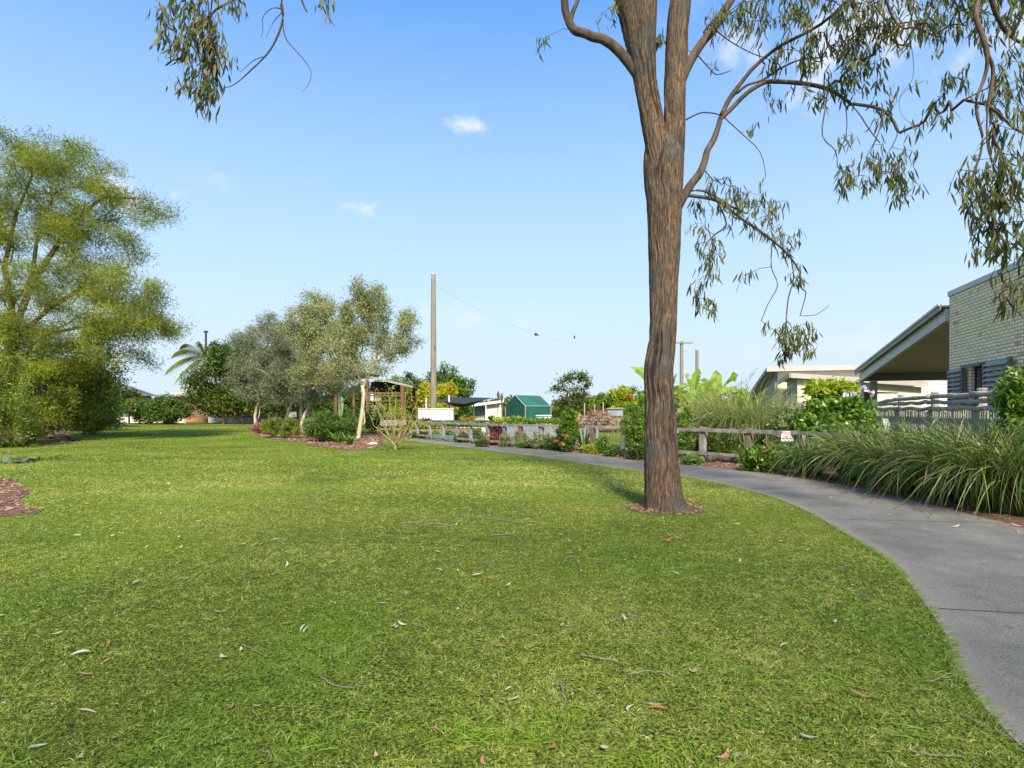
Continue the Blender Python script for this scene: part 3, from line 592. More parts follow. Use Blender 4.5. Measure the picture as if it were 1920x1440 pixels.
# ------------------------------------------------------------------ main gum tree
def barktube(mb, P, R, k=120, dz=.012, amp=.012, flare=None, seed=0):
    P = A(P, dtype=float); R = A(R, dtype=float); s = np.r_[0, np.cumsum(np.linalg.norm(np.diff(P, axis=0), axis=1))]
    n = int(s[-1] / dz); q = np.linspace(0, s[-1], n)
    w_ = max(3, int(.12 / dz)); ker = np.hanning(w_ + 2)[1:-1]; ker /= ker.sum()
    sm = lambda y: np.convolve(np.pad(y, w_ // 2, mode='edge'), ker, 'same')[w_ // 2:w_ // 2 + len(y)]
    C = np.c_[[sm(np.interp(q, s, P[:, j])) for j in range(3)]].T; r_ = sm(np.interp(q, s, R))
    T = unit(np.gradient(C, axis=0)); S = unit(np.cross(T, [0, 1, 0.0])); U = np.cross(S, T)
    a = np.linspace(0, 2 * math.pi, k, endpoint=False); arc = a[None] * r_.mean()
    def nz(fa, fz, sd):
        x = np.broadcast_to(arc, (n, k)) + .02 * np.sin(q * 9)[:, None]; z = np.broadcast_to(q[:, None], (n, k)); per_ = 2 * math.pi * r_.mean()
        n1 = vnoise(x * fa, z * fz, 1, sd); n2 = vnoise((x - per_) * fa, z * fz, 1, sd); b = np.clip((a / (2 * math.pi) - .85) / .15, 0, 1)[None]
        return n1 * (1 - b) + n2 * b
    rid = 1 - np.abs(2 * nz(26, 1.7, seed + 1) - 1); rid2 = 1 - np.abs(2 * nz(60, 4, seed + 2) - 1); lump = nz(5, 1.6, seed + 3)
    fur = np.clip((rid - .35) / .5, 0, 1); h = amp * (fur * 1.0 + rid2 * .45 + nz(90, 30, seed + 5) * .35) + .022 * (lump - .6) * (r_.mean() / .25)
    rr = r_[:, None] + h - amp * 1.7
    if flare: rr = rr * (1 + flare * np.exp(-q / .13)[:, None] * (.45 + .55 * np.sin(a * 5 + 1) ** 2)[None])
    V = C[:, None] + rr[..., None] * (np.cos(a)[None, :, None] * S[:, None] + np.sin(a)[None, :, None] * U[:, None])
    i = np.arange(n - 1)[:, None]; j = np.arange(k)[None]; j2 = (j + 1) % k
    f = np.stack([i * k + j, (i + 1) * k + j, (i + 1) * k + j2, i * k + j2], -1).reshape(-1, 4)
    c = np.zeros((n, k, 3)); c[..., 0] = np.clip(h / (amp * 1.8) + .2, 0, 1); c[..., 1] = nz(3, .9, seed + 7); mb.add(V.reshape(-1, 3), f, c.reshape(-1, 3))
def bark_mat():
    m, t, o = newmat('furrowed_bark'); n_ = t.nodes.new; l = t.links.new
    b = n_('ShaderNodeBsdfPrincipled'); b.inputs['Roughness'].default_value = .95; b.inputs['Specular IOR Level'].default_value = .15
    at = n_('ShaderNodeAttribute'); at.attribute_name = 'tint'; sp = n_('ShaderNodeSeparateColor'); l(at.outputs['Color'], sp.inputs[0])
    tcn = n_('ShaderNodeTexCoord'); mp = n_('ShaderNodeMapping'); mp.inputs['Scale'].default_value = (1, 1, .1); l(tcn.outputs['Object'], mp.inputs[0])
    n1 = n_('ShaderNodeTexNoise'); n1.inputs['Scale'].default_value = 60; n1.inputs['Detail'].default_value = 6; n1.inputs['Roughness'].default_value = .7; l(mp.outputs[0], n1.inputs['Vector'])
    r = n_('ShaderNodeValToRGB'); e = r.color_ramp.elements; e[0].position = .28; e[1].position = .75; e.new(.5)
    for i, c in enumerate([(.018, .015, .012), (.08, .054, .035), (.3, .205, .13)]): e[i].color = c4(c)
    l(n1.outputs[0], r.inputs[0])
    n2 = n_('ShaderNodeTexNoise'); n2.inputs['Scale'].default_value = 2.4; n2.inputs['Detail'].default_value = 4; l(tcn.outputs['Object'], n2.inputs['Vector'])
    r2 = n_('ShaderNodeValToRGB'); r2.color_ramp.elements[0].position = .42; r2.color_ramp.elements[1].position = .62; l(n2.outputs[0], r2.inputs[0])
    gm = n_('ShaderNodeMix'); gm.data_type = 'RGBA'; l(r2.outputs[0], gm.inputs[0]); l(r.outputs[0], gm.inputs[6])
    r3 = n_('ShaderNodeValToRGB'); e = r3.color_ramp.elements; e[0].position = .3; e[1].position = .75; e[0].color = (.018, .017, .015, 1); e[1].color = (.125, .11, .09, 1); l(n1.outputs[0], r3.inputs[0]); l(r3.outputs[0], gm.inputs[7])
    dk = n_('ShaderNodeMix'); dk.data_type = 'RGBA'; dk.blend_type = 'MULTIPLY'; dk.inputs[0].default_value = 1
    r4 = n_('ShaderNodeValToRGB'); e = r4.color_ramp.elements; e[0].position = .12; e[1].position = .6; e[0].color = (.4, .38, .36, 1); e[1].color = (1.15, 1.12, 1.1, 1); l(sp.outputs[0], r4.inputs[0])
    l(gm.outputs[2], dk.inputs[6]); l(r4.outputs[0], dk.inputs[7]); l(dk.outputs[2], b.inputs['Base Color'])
    bp = n_('ShaderNodeBump'); bp.inputs['Strength'].default_value = .9; bp.inputs['Distance'].default_value = .012; l(n1.outputs[0], bp.inputs['Height']); l(bp.outputs[0], b.inputs['Normal'])
    l(b.outputs[0], o.inputs[0]); return m
MT['furrow'] = bark_mat()
TD = 8.1
def prow(rows, D=TD):
    P = [W((a + b) / 2, y, D) for y, a, b in rows]; R = [(b - a) / 2 * D / FPX for y, a, b in rows]; return A(P), A(R)
gum = thing('gum_tree', 'tall furrow-barked gum tree forking in two, standing on the lawn beside the path', 'tree', GX(1247, TD))
rows = [(962, 1209, 1287), (940, 1209, 1281), (900, 1209, 1276), (870, 1208, 1273), (800, 1209, 1270), (750, 1209, 1265), (700, 1208, 1263), (680, 1208, 1264), (640, 1216, 1267), (600, 1219, 1269), (500, 1217, 1273), (400, 1213, 1277), (350, 1209, 1279), (300, 1207, 1281), (270, 1211, 1276), (250, 1218, 1268)]
P, R = prow(rows); P[-2:, 1] += A([.04, .1]); mb = MB(); barktube(mb, P, R, 190, .01, .012, flare=.4, seed=3)
mb.build('trunk', MT['furrow'], gum, smooth=True)
s1 = [(440, 1222, 1256), (360, 1215, 1256), (300, 1211, 1256), (250, 1203, 1248), (200, 1196, 1239), (150, 1188, 1232), (100, 1178, 1230), (50, 1165, 1231), (0, 1153, 1232), (-80, 1140, 1226), (-250, 1110, 1180), (-450, 1060, 1115), (-650, 1000, 1040)]
s2 = [(440, 1234, 1266), (360, 1236, 1274), (300, 1240, 1279), (250, 1240, 1282), (200, 1243, 1284), (150, 1245, 1286), (100, 1247, 1289), (50, 1250, 1292), (0, 1256, 1296), (-80, 1266, 1304), (-250, 1290, 1325), (-450, 1320, 1348), (-650, 1350, 1370)]
P1, R1 = prow(s1); P1[1:5, 1] -= A([.03, .07, .06, .03]); P2, R2 = prow(s2, TD + .05); P2[1:5, 1] -= A([.08, .1, .08, .04])
for q, (P_, R_) in enumerate(((P1, R1), (P2, R2))):
    mb = MB(); barktube(mb, P_, R_, 90, .015, .011, seed=10 + q * 5); mb.build('stem', MT['furrow'], gum, smooth=True)
def pxpath(pts, r0, r1, D0=TD):
    n = len(pts); return [W(p[0], p[1], D0 + (p[2] if len(p) > 2 else 0)) for p in pts], list(np.linspace(r0, r1, n) * D0 / FPX)
LB = [pxpath([(1218, 182, .1), (1204, 152), (1180, 118), (1163, 98), (1148, 84), (1128, 72), (1112, 70), (1096, 62), (1078, 58), (1068, 44), (1060, 20), (1058, -10), (1050, -60)], 11, 7),
      pxpath([(1070, 40), (1074, 22), (1082, 4), (1090, -30)], 5, 4),
      pxpath([(1270, 205, .12), (1272, 170, .05), (1283, 138), (1298, 108), (1318, 78), (1338, 55), (1352, 28), (1372, 0), (1400, -50), (1480, -100, -.5), (1600, -110, -1), (1720, -90, -1.5), (1850, -60, -2)], 10, 5),
      pxpath([(1268, 395), (1281, 370), (1296, 345), (1312, 325), (1322, 300), (1326, 282), (1338, 262), (1346, 240), (1352, 218)], 9, 5),
      pxpath([(1352, 218), (1368, 185), (1392, 152), (1412, 128), (1440, 103), (1470, 82, -.2), (1540, 45, -.4), (1600, -10, -.6)], 4.2, 2.5),
      pxpath([(1352, 222), (1372, 203), (1400, 175), (1430, 156), (1452, 153), (1500, 156, -.2), (1550, 166, -.3), (1590, 190, -.4)], 3.6, 1.8),
      pxpath([(1376, 180), (1400, 160), (1430, 150), (1460, 130), (1500, 112, .3), (1540, 108, .4)], 2.6, 1.5),
      pxpath([(1286, 366), (1312, 369), (1345, 376), (1372, 396), (1396, 414), (1420, 430), (1450, 452), (1478, 478), (1498, 508), (1503, 540), (1511, 550), (1500, 592)], 3.6, .8),
      pxpath([(1290, 358), (1320, 358), (1350, 374), (1380, 392), (1400, 400)], 2.6, 1.6),
      pxpath([(1345, 378), (1362, 420), (1340, 440), (1325, 455)], 2, 1),
      pxpath([(1448, 452), (1446, 500), (1458, 535), (1440, 570), (1428, 600)], 1.1, .7),
      pxpath([(1482, 480), (1488, 520), (1478, 560), (1474, 600)], 1.1, .7),
      pxpath([(1500, 592), (1530, 590), (1555, 572)], .7, .5),
      pxpath([(1283, 226), (1312, 212), (1336, 212), (1350, 216)], 1.6, 1.3),
      pxpath([(1364, 226, 0), (1390, 250), (1425, 285), (1436, 330)], 1.3, .6),
      pxpath([(1552, 168, -.3), (1547, 205, -.5), (1542, 255, -.7), (1566, 282, -.8), (1570, 312, -.8)], 1.3, .8), pxpath([(1584, 186, -.4), (1588, 225, -.6), (1586, 262, -.8)], 1, .6),
      pxpath([(1590, 190, -.4), (1612, 215, -.7), (1630, 243, -.8), (1650, 268, -.9)], 1.3, .8), pxpath([(1600, 195, -.5), (1655, 206, -.8), (1682, 243, -.9), (1675, 270, -.9), (1668, 282, -.9)], 1.2, .7), pxpath([(1655, 206, -.8), (1650, 240, -.9), (1632, 285, -.9)], .9, .6),
      pxpath([(1305, 100), (1330, 128), (1345, 140), (1370, 132)], 1.6, .8),
      pxpath([(1320, 60), (1345, 30), (1380, 20), (1410, -30)], 2, 1.2),
      pxpath([(1330, 45), (1365, 75), (1410, 100), (1440, 110)], 1.6, .8)]
HANG = [([W(1850, -60, TD - 2), W(1840, -20, TD - 2.1), W(1830, 30, TD - 2.2), W(1846, 78, TD - 2.3), W(1851, 120, TD - 2.3), W(1843, 155, TD - 2.3), W(1831, 185, TD - 2.3), W(1833, 220, TD - 2.3), W(1842, 255, TD - 2.3), W(1838, 290, TD - 2.3), W(1829, 320, TD - 2.3), W(1832, 370, TD - 2.3)], list(np.linspace(.026, .007, 12))),
        ([W(1851, 100, TD - 2.3), W(1862, 130, TD - 2.25), W(1856, 180, TD - 2.25), W(1852, 205, TD - 2.25), W(1850, 250, TD - 2.3), W(1855, 290, TD - 2.3), W(1880, 330, TD - 2.3)], list(np.linspace(.018, .006, 7))),
        ([W(1852, 198, TD - 2.25), W(1875, 215, TD - 2.2), W(1900, 240, TD - 2.2), W(1930, 255, TD - 2.2)], [.014, .012, .01, .009]),
        ([W(1850, -60, TD - 2), W(1862, 10, TD - 1.9), W(1880, 50, TD - 1.8), W(1905, 75, TD - 1.8), W(1940, 90, TD - 1.8)], [.03, .026, .02, .016, .012]),
        ([W(1833, 370, TD - 2.3), W(1815, 400, TD - 2.3), W(1822, 450, TD - 2.3), W(1835, 500, TD - 2.3)], [.004, .0035, .003, .002]),
        ([W(1870, 420, TD - 2.3), W(1850, 450, TD - 2.3), W(1825, 490, TD - 2.3)], [.004, .0035, .003]),
        ([W(1640, -80, TD - 1.2), W(1668, 20, TD - 1.2), W(1692, 52, TD - 1.2), W(1715, 52, TD - 1.3), W(1760, 70, TD - 1.4)], [.02, .014, .012, .009, .006]),
        ([W(1660, 0, TD - 1.2), W(1700, 60, TD - 1.2), W(1712, 110, TD - 1.2), W(1710, 150, TD - 1.2), W(1688, 180, TD - 1.2), W(1690, 215, TD - 1.2), W(1715, 235, TD - 1.2)], [.006, .005, .004, .003, .0025, .002, .0015])]
def smooth_path(q): return list(resample(q[0], 3)), list(np.interp(np.linspace(0, 1, 3 * (len(q[0]) - 1) + 1), np.linspace(0, 1, len(q[0])), q[1]))
LB = LB[:1] + [smooth_path(q) for q in LB[1:]]; HANG = [smooth_path(q) for q in HANG]
rs = np.random.RandomState(21); sk = Skel()
sk.path(list(P1), list(R1 * .9), -1); st = 9
sk.path(list(P2[3:]), list(R2[3:] * .9), -2)
n_main = len(sk.p)
for pts, rad in LB + HANG: sk.path(pts, rad, -2)
LEAFY = [(1335, 395, 55, 50, 11, 0), (1395, 375, 50, 42, 11, 0), (1445, 405, 40, 38, 9, 0), (1325, 480, 42, 55, 10, 0), (1375, 340, 50, 20, 5, .1), (1315, 540, 28, 30, 5, 0), (1472, 455, 34, 34, 7, 0), (1500, 505, 20, 24, 3, 0), (1390, 525, 10, 12, 2, 0), (1345, 575, 50, 16, 4, 0),
         (1485, 625, 56, 22, 15, 0), (1490, 655, 34, 24, 10, 0), (1590, 335, 34, 28, 9, -.8), (1680, 318, 44, 34, 13, -.9), (1660, 285, 36, 20, 5, -.9), (1700, 360, 18, 26, 3, -.9), (1576, 262, 12, 14, 2, -.8), (1700, 70, 60, 50, 14, -1),
         (1450, 20, 100, 55, 30, -.3), (1560, 30, 100, 60, 36, -.6), (1680, 20, 110, 50, 34, -1), (1800, 10, 90, 40, 26, -1.5), (1900, 30, 36, 80, 22, -1.8), (1615, 110, 34, 60, 20, -.7), (1540, 110, 70, 40, 14, -.4), (1490, 100, 60, 40, 12, -.2), (1555, 172, 55, 26, 9, -.4), (1640, 185, 46, 34, 6, -.8),
         (1770, 150, 28, 55, 8, -1.3), (1762, 215, 20, 20, 4, -1.3), (1895, 150, 30, 70, 16, -2), (1390, 30, 50, 45, 9, 0), (1340, 60, 22, 55, 6, 0), (1460, 180, 40, 25, 3, 0), (1905, 260, 30, 50, 11, -2.2), (1880, 345, 46, 50, 20, -2.3), (1842, 350, 40, 45, 13, -2.3), (1890, 430, 42, 38, 18, -2.3), (1905, 505, 24, 46, 8, -2.3), (1850, 385, 30, 30, 6, -2.3),
         (1905, 560, 18, 16, 4, -2.3), (1240, 60, 6, 50, 3, .1), (1010, 80, 6, 12, 2, 0), (1150, 18, 12, 14, 2, 0), (1830, 480, 14, 20, 2, -2.3), (1425, 215, 25, 10, 2, 0)]
T = np.vstack([inell(rs, int(n_ * 1.7), W(px, py, TD + dd), (rx * TD / FPX, .35, rz * TD / FPX), .2) for px, py, rx, rz, n_, dd in LEAFY])
tips = sk.grow(T, rs, n_main, .16, up=.22, lenw=.12, jit=.22, hang=.8)
UPP = [(2.2, 8.6, 11.5, 3.2, 3, 2.0, 50), (5.2, 8.2, 10.2, 2.6, 2.6, 1.8, 34), (-.6, 8.3, 11.5, 2.4, 2.4, 1.8, 28), (5.5, 6.0, 8.2, 1.8, 1.5, .9, 16)]
T2 = np.vstack([inell(rs, l[6], l[:3], l[3:6], .3) for l in UPP])
tips2 = sk.grow(T2, rs, 6, .6, up=.2, lenw=.3, jit=.15)
r = sk.radii(.003, cap=.035)
# limbs drawn from the photographed ones, finer branches grown from them
mb = MB()
for (pts, rad) in LB[:4]: barktube(mb, pts, rad, 28, .02, .004, seed=31)
mb.build('limb', MT['limb'], gum, smooth=True)
base = n_main + sum(len(p) for p, _ in LB[:4])
mb = MB(); sk.mesh(mb, r, 8, skip=base, kmin=4); mb.build('branches', MT['limb'], gum, smooth=True)
C = cloud(rs, tips, sk.p, sk.par, 7, .035, 1.3); mb = MB()
leaves(mb, C, rs, .125, .0235, (0, 0, -1), 2.1, 3, .1, tint=np.clip(np.repeat(rs.random(len(tips)), 7) * .5 + rs.random(len(C)) * .5, 0, 1))
C = cloud(rs, tips2, sk.p, sk.par, 34, .4, 1); leaves(mb, C, rs, .16, .04, (0, 0, -1), 1.5)
mb.build('crown', MT['gum_leaf'], gum)

# ------------------------------------------------------------------ second gum: its trunk stands behind the camera, one bough hangs into view
rs = np.random.RandomState(33); sk = Skel()
g2 = thing('gum_tree', 'gum tree whose drooping leafy bough and bare twigs hang in at the top left', 'tree', (-1.5, -4.5, 0))
sk.path([(-1.5, -4.5, -.1), (-1.4, -4.5, 1.5), (-1.2, -4.6, 3.5), (-1.0, -4.7, 5.5), (-.3, -4.9, 7.5), (.6, -5, 9)], [.3, .26, .24, .2, .15, .1])
sk.path([(-1.0, -4.7, 5.5), (-1.8, -2.5, 6.6), (-2.6, 0, 7.3), (-3.2, 3, 7.2), (-3.3, 5.2, 6.6)], [.1, .08, .06, .045, .03], -2)
D2 = 6.0
for pts, r0_, r1_ in [([(372, -160), (380, -60), (372, 20), (385, 90), (375, 160)], 4, 1), ([(420, -120), (470, -40), (440, -2), (405, 18), (390, 40)], 3.5, 1.5), ([(420, -140), (500, -100), (526, -40), (528, 10), (530, 38), (517, 75), (500, 102), (470, 132), (440, 158), (417, 166)], 3.4, .6),
                     ([(528, 16), (513, 15), (500, 22), (492, 36), (493, 52), (490, 70)], 1.3, .5), ([(528, 24), (515, 38), (508, 50), (498, 72)], 1.2, .4), ([(530, 38), (535, 70), (552, 92), (572, 115), (583, 135), (580, 155), (568, 172)], 1.1, .4), ([(495, 106), (478, 112), (465, 122), (450, 136)], 1.1, .5), ([(500, -100), (560, -40), (566, 0), (575, 22)], 2.4, 1.5), ([(560, -40), (610, -30), (612, 2)], 1.2, .7)]:
    p_, q_ = smooth_path(pxpath(pts, r0_, r1_, D2)); sk.path(p_, q_, -2)
LF = [(372, 10, 66, 30, 18), (350, 70, 46, 34, 18), (388, 70, 26, 40, 14), (380, 122, 30, 40, 18), (368, 172, 26, 22, 8), (400, 175, 22, 22, 5), (320, 80, 16, 20, 4), (322, 150, 6, 8, 2), (412, 100, 14, 26, 5), (445, 6, 30, 12, 4), (616, 14, 10, 10, 3), (300, 30, 16, 20, 4)]
T = np.vstack([inell(rs, int(n_ * 1.25), W(px, py, D2), (rx * D2 / FPX, .22, rz * D2 / FPX), .1) for px, py, rx, rz, n_ in LF])
nb = 11; tips = sk.grow(T, rs, nb, .18, up=.2, lenw=.2, jit=.18, hang=.9)
UPP = [(3, -6, 9.2, 4.2, 3.2, 1.3, 50), (7, -5, 8.6, 3.2, 3, 1.2, 34), (0, -3.5, 9.4, 3.4, 3, 1.2, 40), (5, -9, 10, 4, 3, 1.2, 36), (-2.5, -7.5, 9.5, 3, 3, 1.2, 26), (9.5, -7.5, 9, 3, 3, 1.2, 22), (4.5, -2.5, 9.0, 2.6, 2, 1, 22)]
T2 = np.vstack([inell(rs, l[6], l[:3], l[3:6], .2) for l in UPP]); tips2 = sk.grow(T2, rs, 3, .9, up=.15, lenw=.3, jit=.12)
r = sk.radii(.0022, cap=.05); r[:6] = sk.rmin[:6]
mb = MB(); barktube(mb, sk.p[:6], sk.rmin[:6], 60, .03, .012, flare=.15); mb.build('trunk', MT['furrow'], g2, smooth=True)
mb = MB(); sk.mesh(mb, r, 7, skip=6); mb.build('branches', MT['limb'], g2, smooth=True)
C = cloud(rs, tips, sk.p, sk.par, 7, .045, 1.4); mb = MB(); leaves(mb, C, rs, .11, .023, (0, 0, -1), 2.2, 3, .1)
C = cloud(rs, tips2, sk.p, sk.par, 66, .5, .8); leaves(mb, C, rs, .16, .045, (0, 0, -1), 1.2); mb.build('crown', MT['gum_leaf'], g2)

# ------------------------------------------------------------------ left garden trees
def L_(spec, D, ry): return lobesfrom(spec, D, ry)
FD = 26
tree('feathery_wattle_tree', 'large feathery yellow-green tree filling the left edge', 'tree', GX(10, FD),
     [([GX(10, FD) - A([0, 0, .1]), W(14, 740, FD), W(20, 680, FD), W(26, 620, FD)], [.3, .26, .22, .2]), pxpath([(26, 620), (60, 530), (110, 455), (150, 405), (190, 370), (250, 372)], 6, 2, FD), pxpath([(24, 640), (90, 580), (170, 530), (240, 500)], 5, 2, FD), pxpath([(26, 600), (8, 500), (30, 400), (60, 330)], 5, 2, FD), pxpath([(60, 530), (70, 440), (100, 370)], 4, 2, FD), pxpath([(28, 630), (120, 620), (220, 600), (290, 600)], 4, 1.5, FD), pxpath([(10, 500), (-80, 420)], 4, 2, FD)],
     [(*q[:6], q[6] * 1.5) for q in L_([(40, 330, 90, 60, 44), (120, 335, 80, 45, 30), (155, 290, 26, 20, 6), (15, 262, 28, 16, 6), (40, 275, 20, 20, 4), (120, 270, 18, 14, 4), (205, 385, 70, 30, 26), (272, 378, 24, 12, 6), (60, 430, 110, 50, 52), (180, 460, 80, 42, 32), (95, 535, 130, 42, 52), (225, 545, 70, 42, 34), (285, 605, 40, 22, 15), (240, 610, 60, 36, 26), (120, 620, 130, 46, 58), (20, 650, 80, 50, 40), (235, 668, 40, 16, 9), (-90, 430, 90, 150, 40), (60, 690, 110, 30, 34)], FD, 2.6)],
     'feather', 'darkbark', L=.2, w=.024, per=185, spread=.27, r0=.01, seed=4, flat=.75, step=.5, bias=(0, 0, .3), bw=.3, up=.12, start=3, lenw=.3, jit=.14)
tree('garden_tree', 'bushy green tree with a bare brown trunk under the feathery tree', 'tree', G(95, 822),
     [([G(95, 823), W(94, 800, 28.7), W(93, 785, 28.7), W(95, 760, 28.7)], [.17, .14, .13, .11])],
     L_([(150, 700, 70, 40, 30), (100, 740, 80, 40, 34), (176, 745, 44, 36, 22), (60, 700, 70, 46, 26), (180, 700, 26, 26, 9), (140, 770, 60, 22, 18), (170, 660, 40, 24, 10)], 28.7, 1.6), 'oliveyel', 'yelbark', L=.2, w=.06, per=120, spread=.3, seed=6)
bush('shrub', 'tall bright olive bush in front of the feathery tree trunk', 62, 826, 130, 176, 'feather', D=25, n=90, per=110, L=.2, w=.035, seed=19)
bush('shrub', 'broad yellow-green bush to the right of the brown trunk under the feathery tree', 176, 806, 96, 128, 'feather', D=33, n=80, per=110, L=.22, w=.045, seed=20)
bush('shrub', 'olive-yellow bushy shrub at the far left edge below the feathery tree', -6, 838, 160, 190, 'oliveyel', n=90, per=110, L=.13, w=.035, seed=8)
bush('shrub', 'leafy shrub under the branches right of the brown trunk', 158, 815, 120, 100, 'mid', n=50, per=80, L=.16, w=.06, seed=9)
bush('shrub', 'rounded olive shrub tree at the right end of the left garden', 188, 797, 76, 90, 'oliveyel', D=46, n=70, per=90, L=.2, w=.07, seed=10)
bush('shrub', 'mid green shrub low beside the lawn under the left trees', 175, 806, 130, 60, 'mid', D=40, n=60, per=80, L=.2, w=.07, seed=11)
bush('shrub', 'tall olive-green shrub filling the gap behind the left garden trees', 196, 800, 70, 84, 'oliveyel', D=50, n=60, per=90, L=.22, w=.08, seed=18)
bush('shrub', 'dark hedge-like shrub closing the gap between the two small citrus trees', 274, 793, 70, 48, 'mid', D=61, n=50, per=90, L=.26, w=.1, seed=17)
bush('citrus_tree', 'small dark rounded tree on a thin trunk at the far end of the lawn', 242, 793, 66, 70, 'dark', D=58, cat='tree', n=45, per=80, L=.25, w=.1, seed=12, shape=.28, bark='darkbark')
bush('citrus_tree', 'glossy green low bushy citrus tree at the far end of the lawn', 313, 794, 92, 60, 'mid', D=58, cat='tree', n=70, per=90, L=.26, w=.11, seed=13)
clump('broadleaf_plant', 'dark broad-leaved plant beside the left garden bed', G(38, 838), 60, .55, .16, 'dark', seed=3, spread=.5, droop=.8, k=4, out=1.2)
clump('broadleaf_plant', 'blue-green broad-leaved ground plant at the left frame edge', G(8, 868), 60, .4, .13, 'olive_grey', seed=4, spread=.5, droop=.9, k=4, out=1.4)
clump('lawn_weed', 'bright green low weedy tuft where the lawn meets the left garden', G(55, 862), 240, .22, .03, 'bright', seed=5, spread=.9, droop=.8, k=3, out=1.2)

# ------------------------------------------------------------------ far houses, palm, hedge trees
def vbox(mb, x0, x1, y0, y1, D0, dep): 
    """box spanning photo columns x0..x1 and rows y0..y1 on its front at depth D0"""
    a, b = W(x0, y1, D0), W(x1, y0, D0); return mb.box(((a[0] + b[0]) / 2, D0 + dep / 2, (a[2] + b[2]) / 2), (b[0] - a[0], dep, b[2] - a[2]))
h = thing('far_house', 'orange-walled house with a tan hip roof behind the palm', 'house', GX(370, 72))
mb = MB(); vbox(mb, 325, 440, 741, 795, 72, 8); mb.build('wall', MT['orange_wall'], h)
z0, z1 = W(0, 742, 72)[2], W(0, 722, 72)[2]; xa, xb = W(306, 0, 72)[0], W(455, 0, 72)[0]
mb = MB(); mb.add([(xa, 71, z0), (xb, 71, z0), (xb, 82, z0), (xa, 82, z0), (xa + 3.2, 75.5, z1), (xb - 3, 75.5, z1)], [(0, 1, 5, 4), (1, 2, 5), (2, 3, 4, 5), (3, 0, 4), (3, 2, 1, 0)]); rf = mb.build('roof', MT['tanroof'], h)
mb = MB(); mb.box(((xa + xb) / 2, 70.95, z0 + .02), (xb - xa, .12, .25)); mb.build('gutter', MT['grey'], rf)
h = thing('far_house', 'grey-roofed house half hidden behind the left garden trees', 'house', GX(240, 84))
z0, z1 = W(0, 742, 84)[2], W(0, 716, 84)[2]; xa, xb = W(140, 0, 84)[0], W(278, 0, 84)[0]; xm = W(212, 0, 84)[0]
mb = MB(); mb.box(((xa + xb) / 2 - .4, 85.3, z0 / 2), (xb - xa - 1.4, 2, z0)); mb.build('wall', MT['weatherboard'], h)
mb = MB(); mb.add([(xa, 84, z0), (xb, 84, z0), (xb, 86.6, z0), (xa, 86.6, z0), (xm - 2, 85.2, z1), (xm, 85.2, z1)], [(0, 1, 5, 4), (1, 2, 5), (2, 3, 4, 5), (3, 0, 4), (3, 2, 1, 0)]); mb.build('roof', MT['darkroof'], h)
def screenfence(name, label, a, b, z0, z1, pitch, w, mat, rail=None, cat='fence', dz=0):
    f = thing(name, label, cat, ((a[0] + b[0]) / 2, (a[1] + b[1]) / 2, 0)); a = A([*a[:2], 0.]); b = A([*b[:2], 0.]); L = np.linalg.norm(b - a); d = (b - a) / L; n = np.cross(d, [0, 0, 1])
    mb = MB(); k = int(L / pitch)
    for i in range(k + 1):
        c = a + d * i * pitch; j = random.uniform(-.02, .02); mb.bar(c + [0, 0, z0], c + [0, 0, z1 + j], w, .018, up=n)
    mb.build('palings', MT[mat], f); mb = MB()
    for zz in (z0 + .25, z1 - .25): mb.bar(a + [0, 0, zz] + n * .04, b + [0, 0, zz] + n * .04, .04, .08)
    mb.build('rails', MT[mat], f); return f
screenfence('paling_fence', 'brown paling fence behind the trunks at the far end of the lawn', GX(348, 66), GX(560, 62), .5, 1.95, .16, .11, 'timber_br')
mb = MB(); a = GX(392, 65.2); b = GX(560, 61.2); f = thing('low_wall', 'low cream garden wall in front of the brown paling fence', 'wall', (a + b) / 2); mb.bar(a + [0, 0, .3], b + [0, 0, .3], .2, .65); mb.build('wall_face', MT['cream'], f); mb = MB(); mb.bar(a + [0, 0, .66], b + [0, 0, .66], .26, .06); mb.build('coping', MT['ltgrey'], f)
f = thing('low_wall', 'low pale wall behind the dark rounded tree on the far left', 'wall', GX(250, 66)); mb = MB(); mb.bar(GX(195, 66) + [0, 0, .35], GX(345, 66) + [0, 0, .35], .2, .8); mb.build('wall_face', MT['cream'], f)
mb = MB(); mb.bar(GX(195, 66) + [0, 0, .78], GX(345, 66) + [0, 0, .78], .26, .05); mb.build('coping', MT['ltgrey'], f)
o = MB(); o.tube([GX(347, 62), GX(347, 62) + [0, 0, 1.3]], [.06, .05], 8); o.box(GX(347, 62) + [0, 0, 1.35], (.25, .2, .25)); tag(o.build('bollard_light', MT['white']), 'short white bollard light beside the glossy citrus tree', 'garden light')
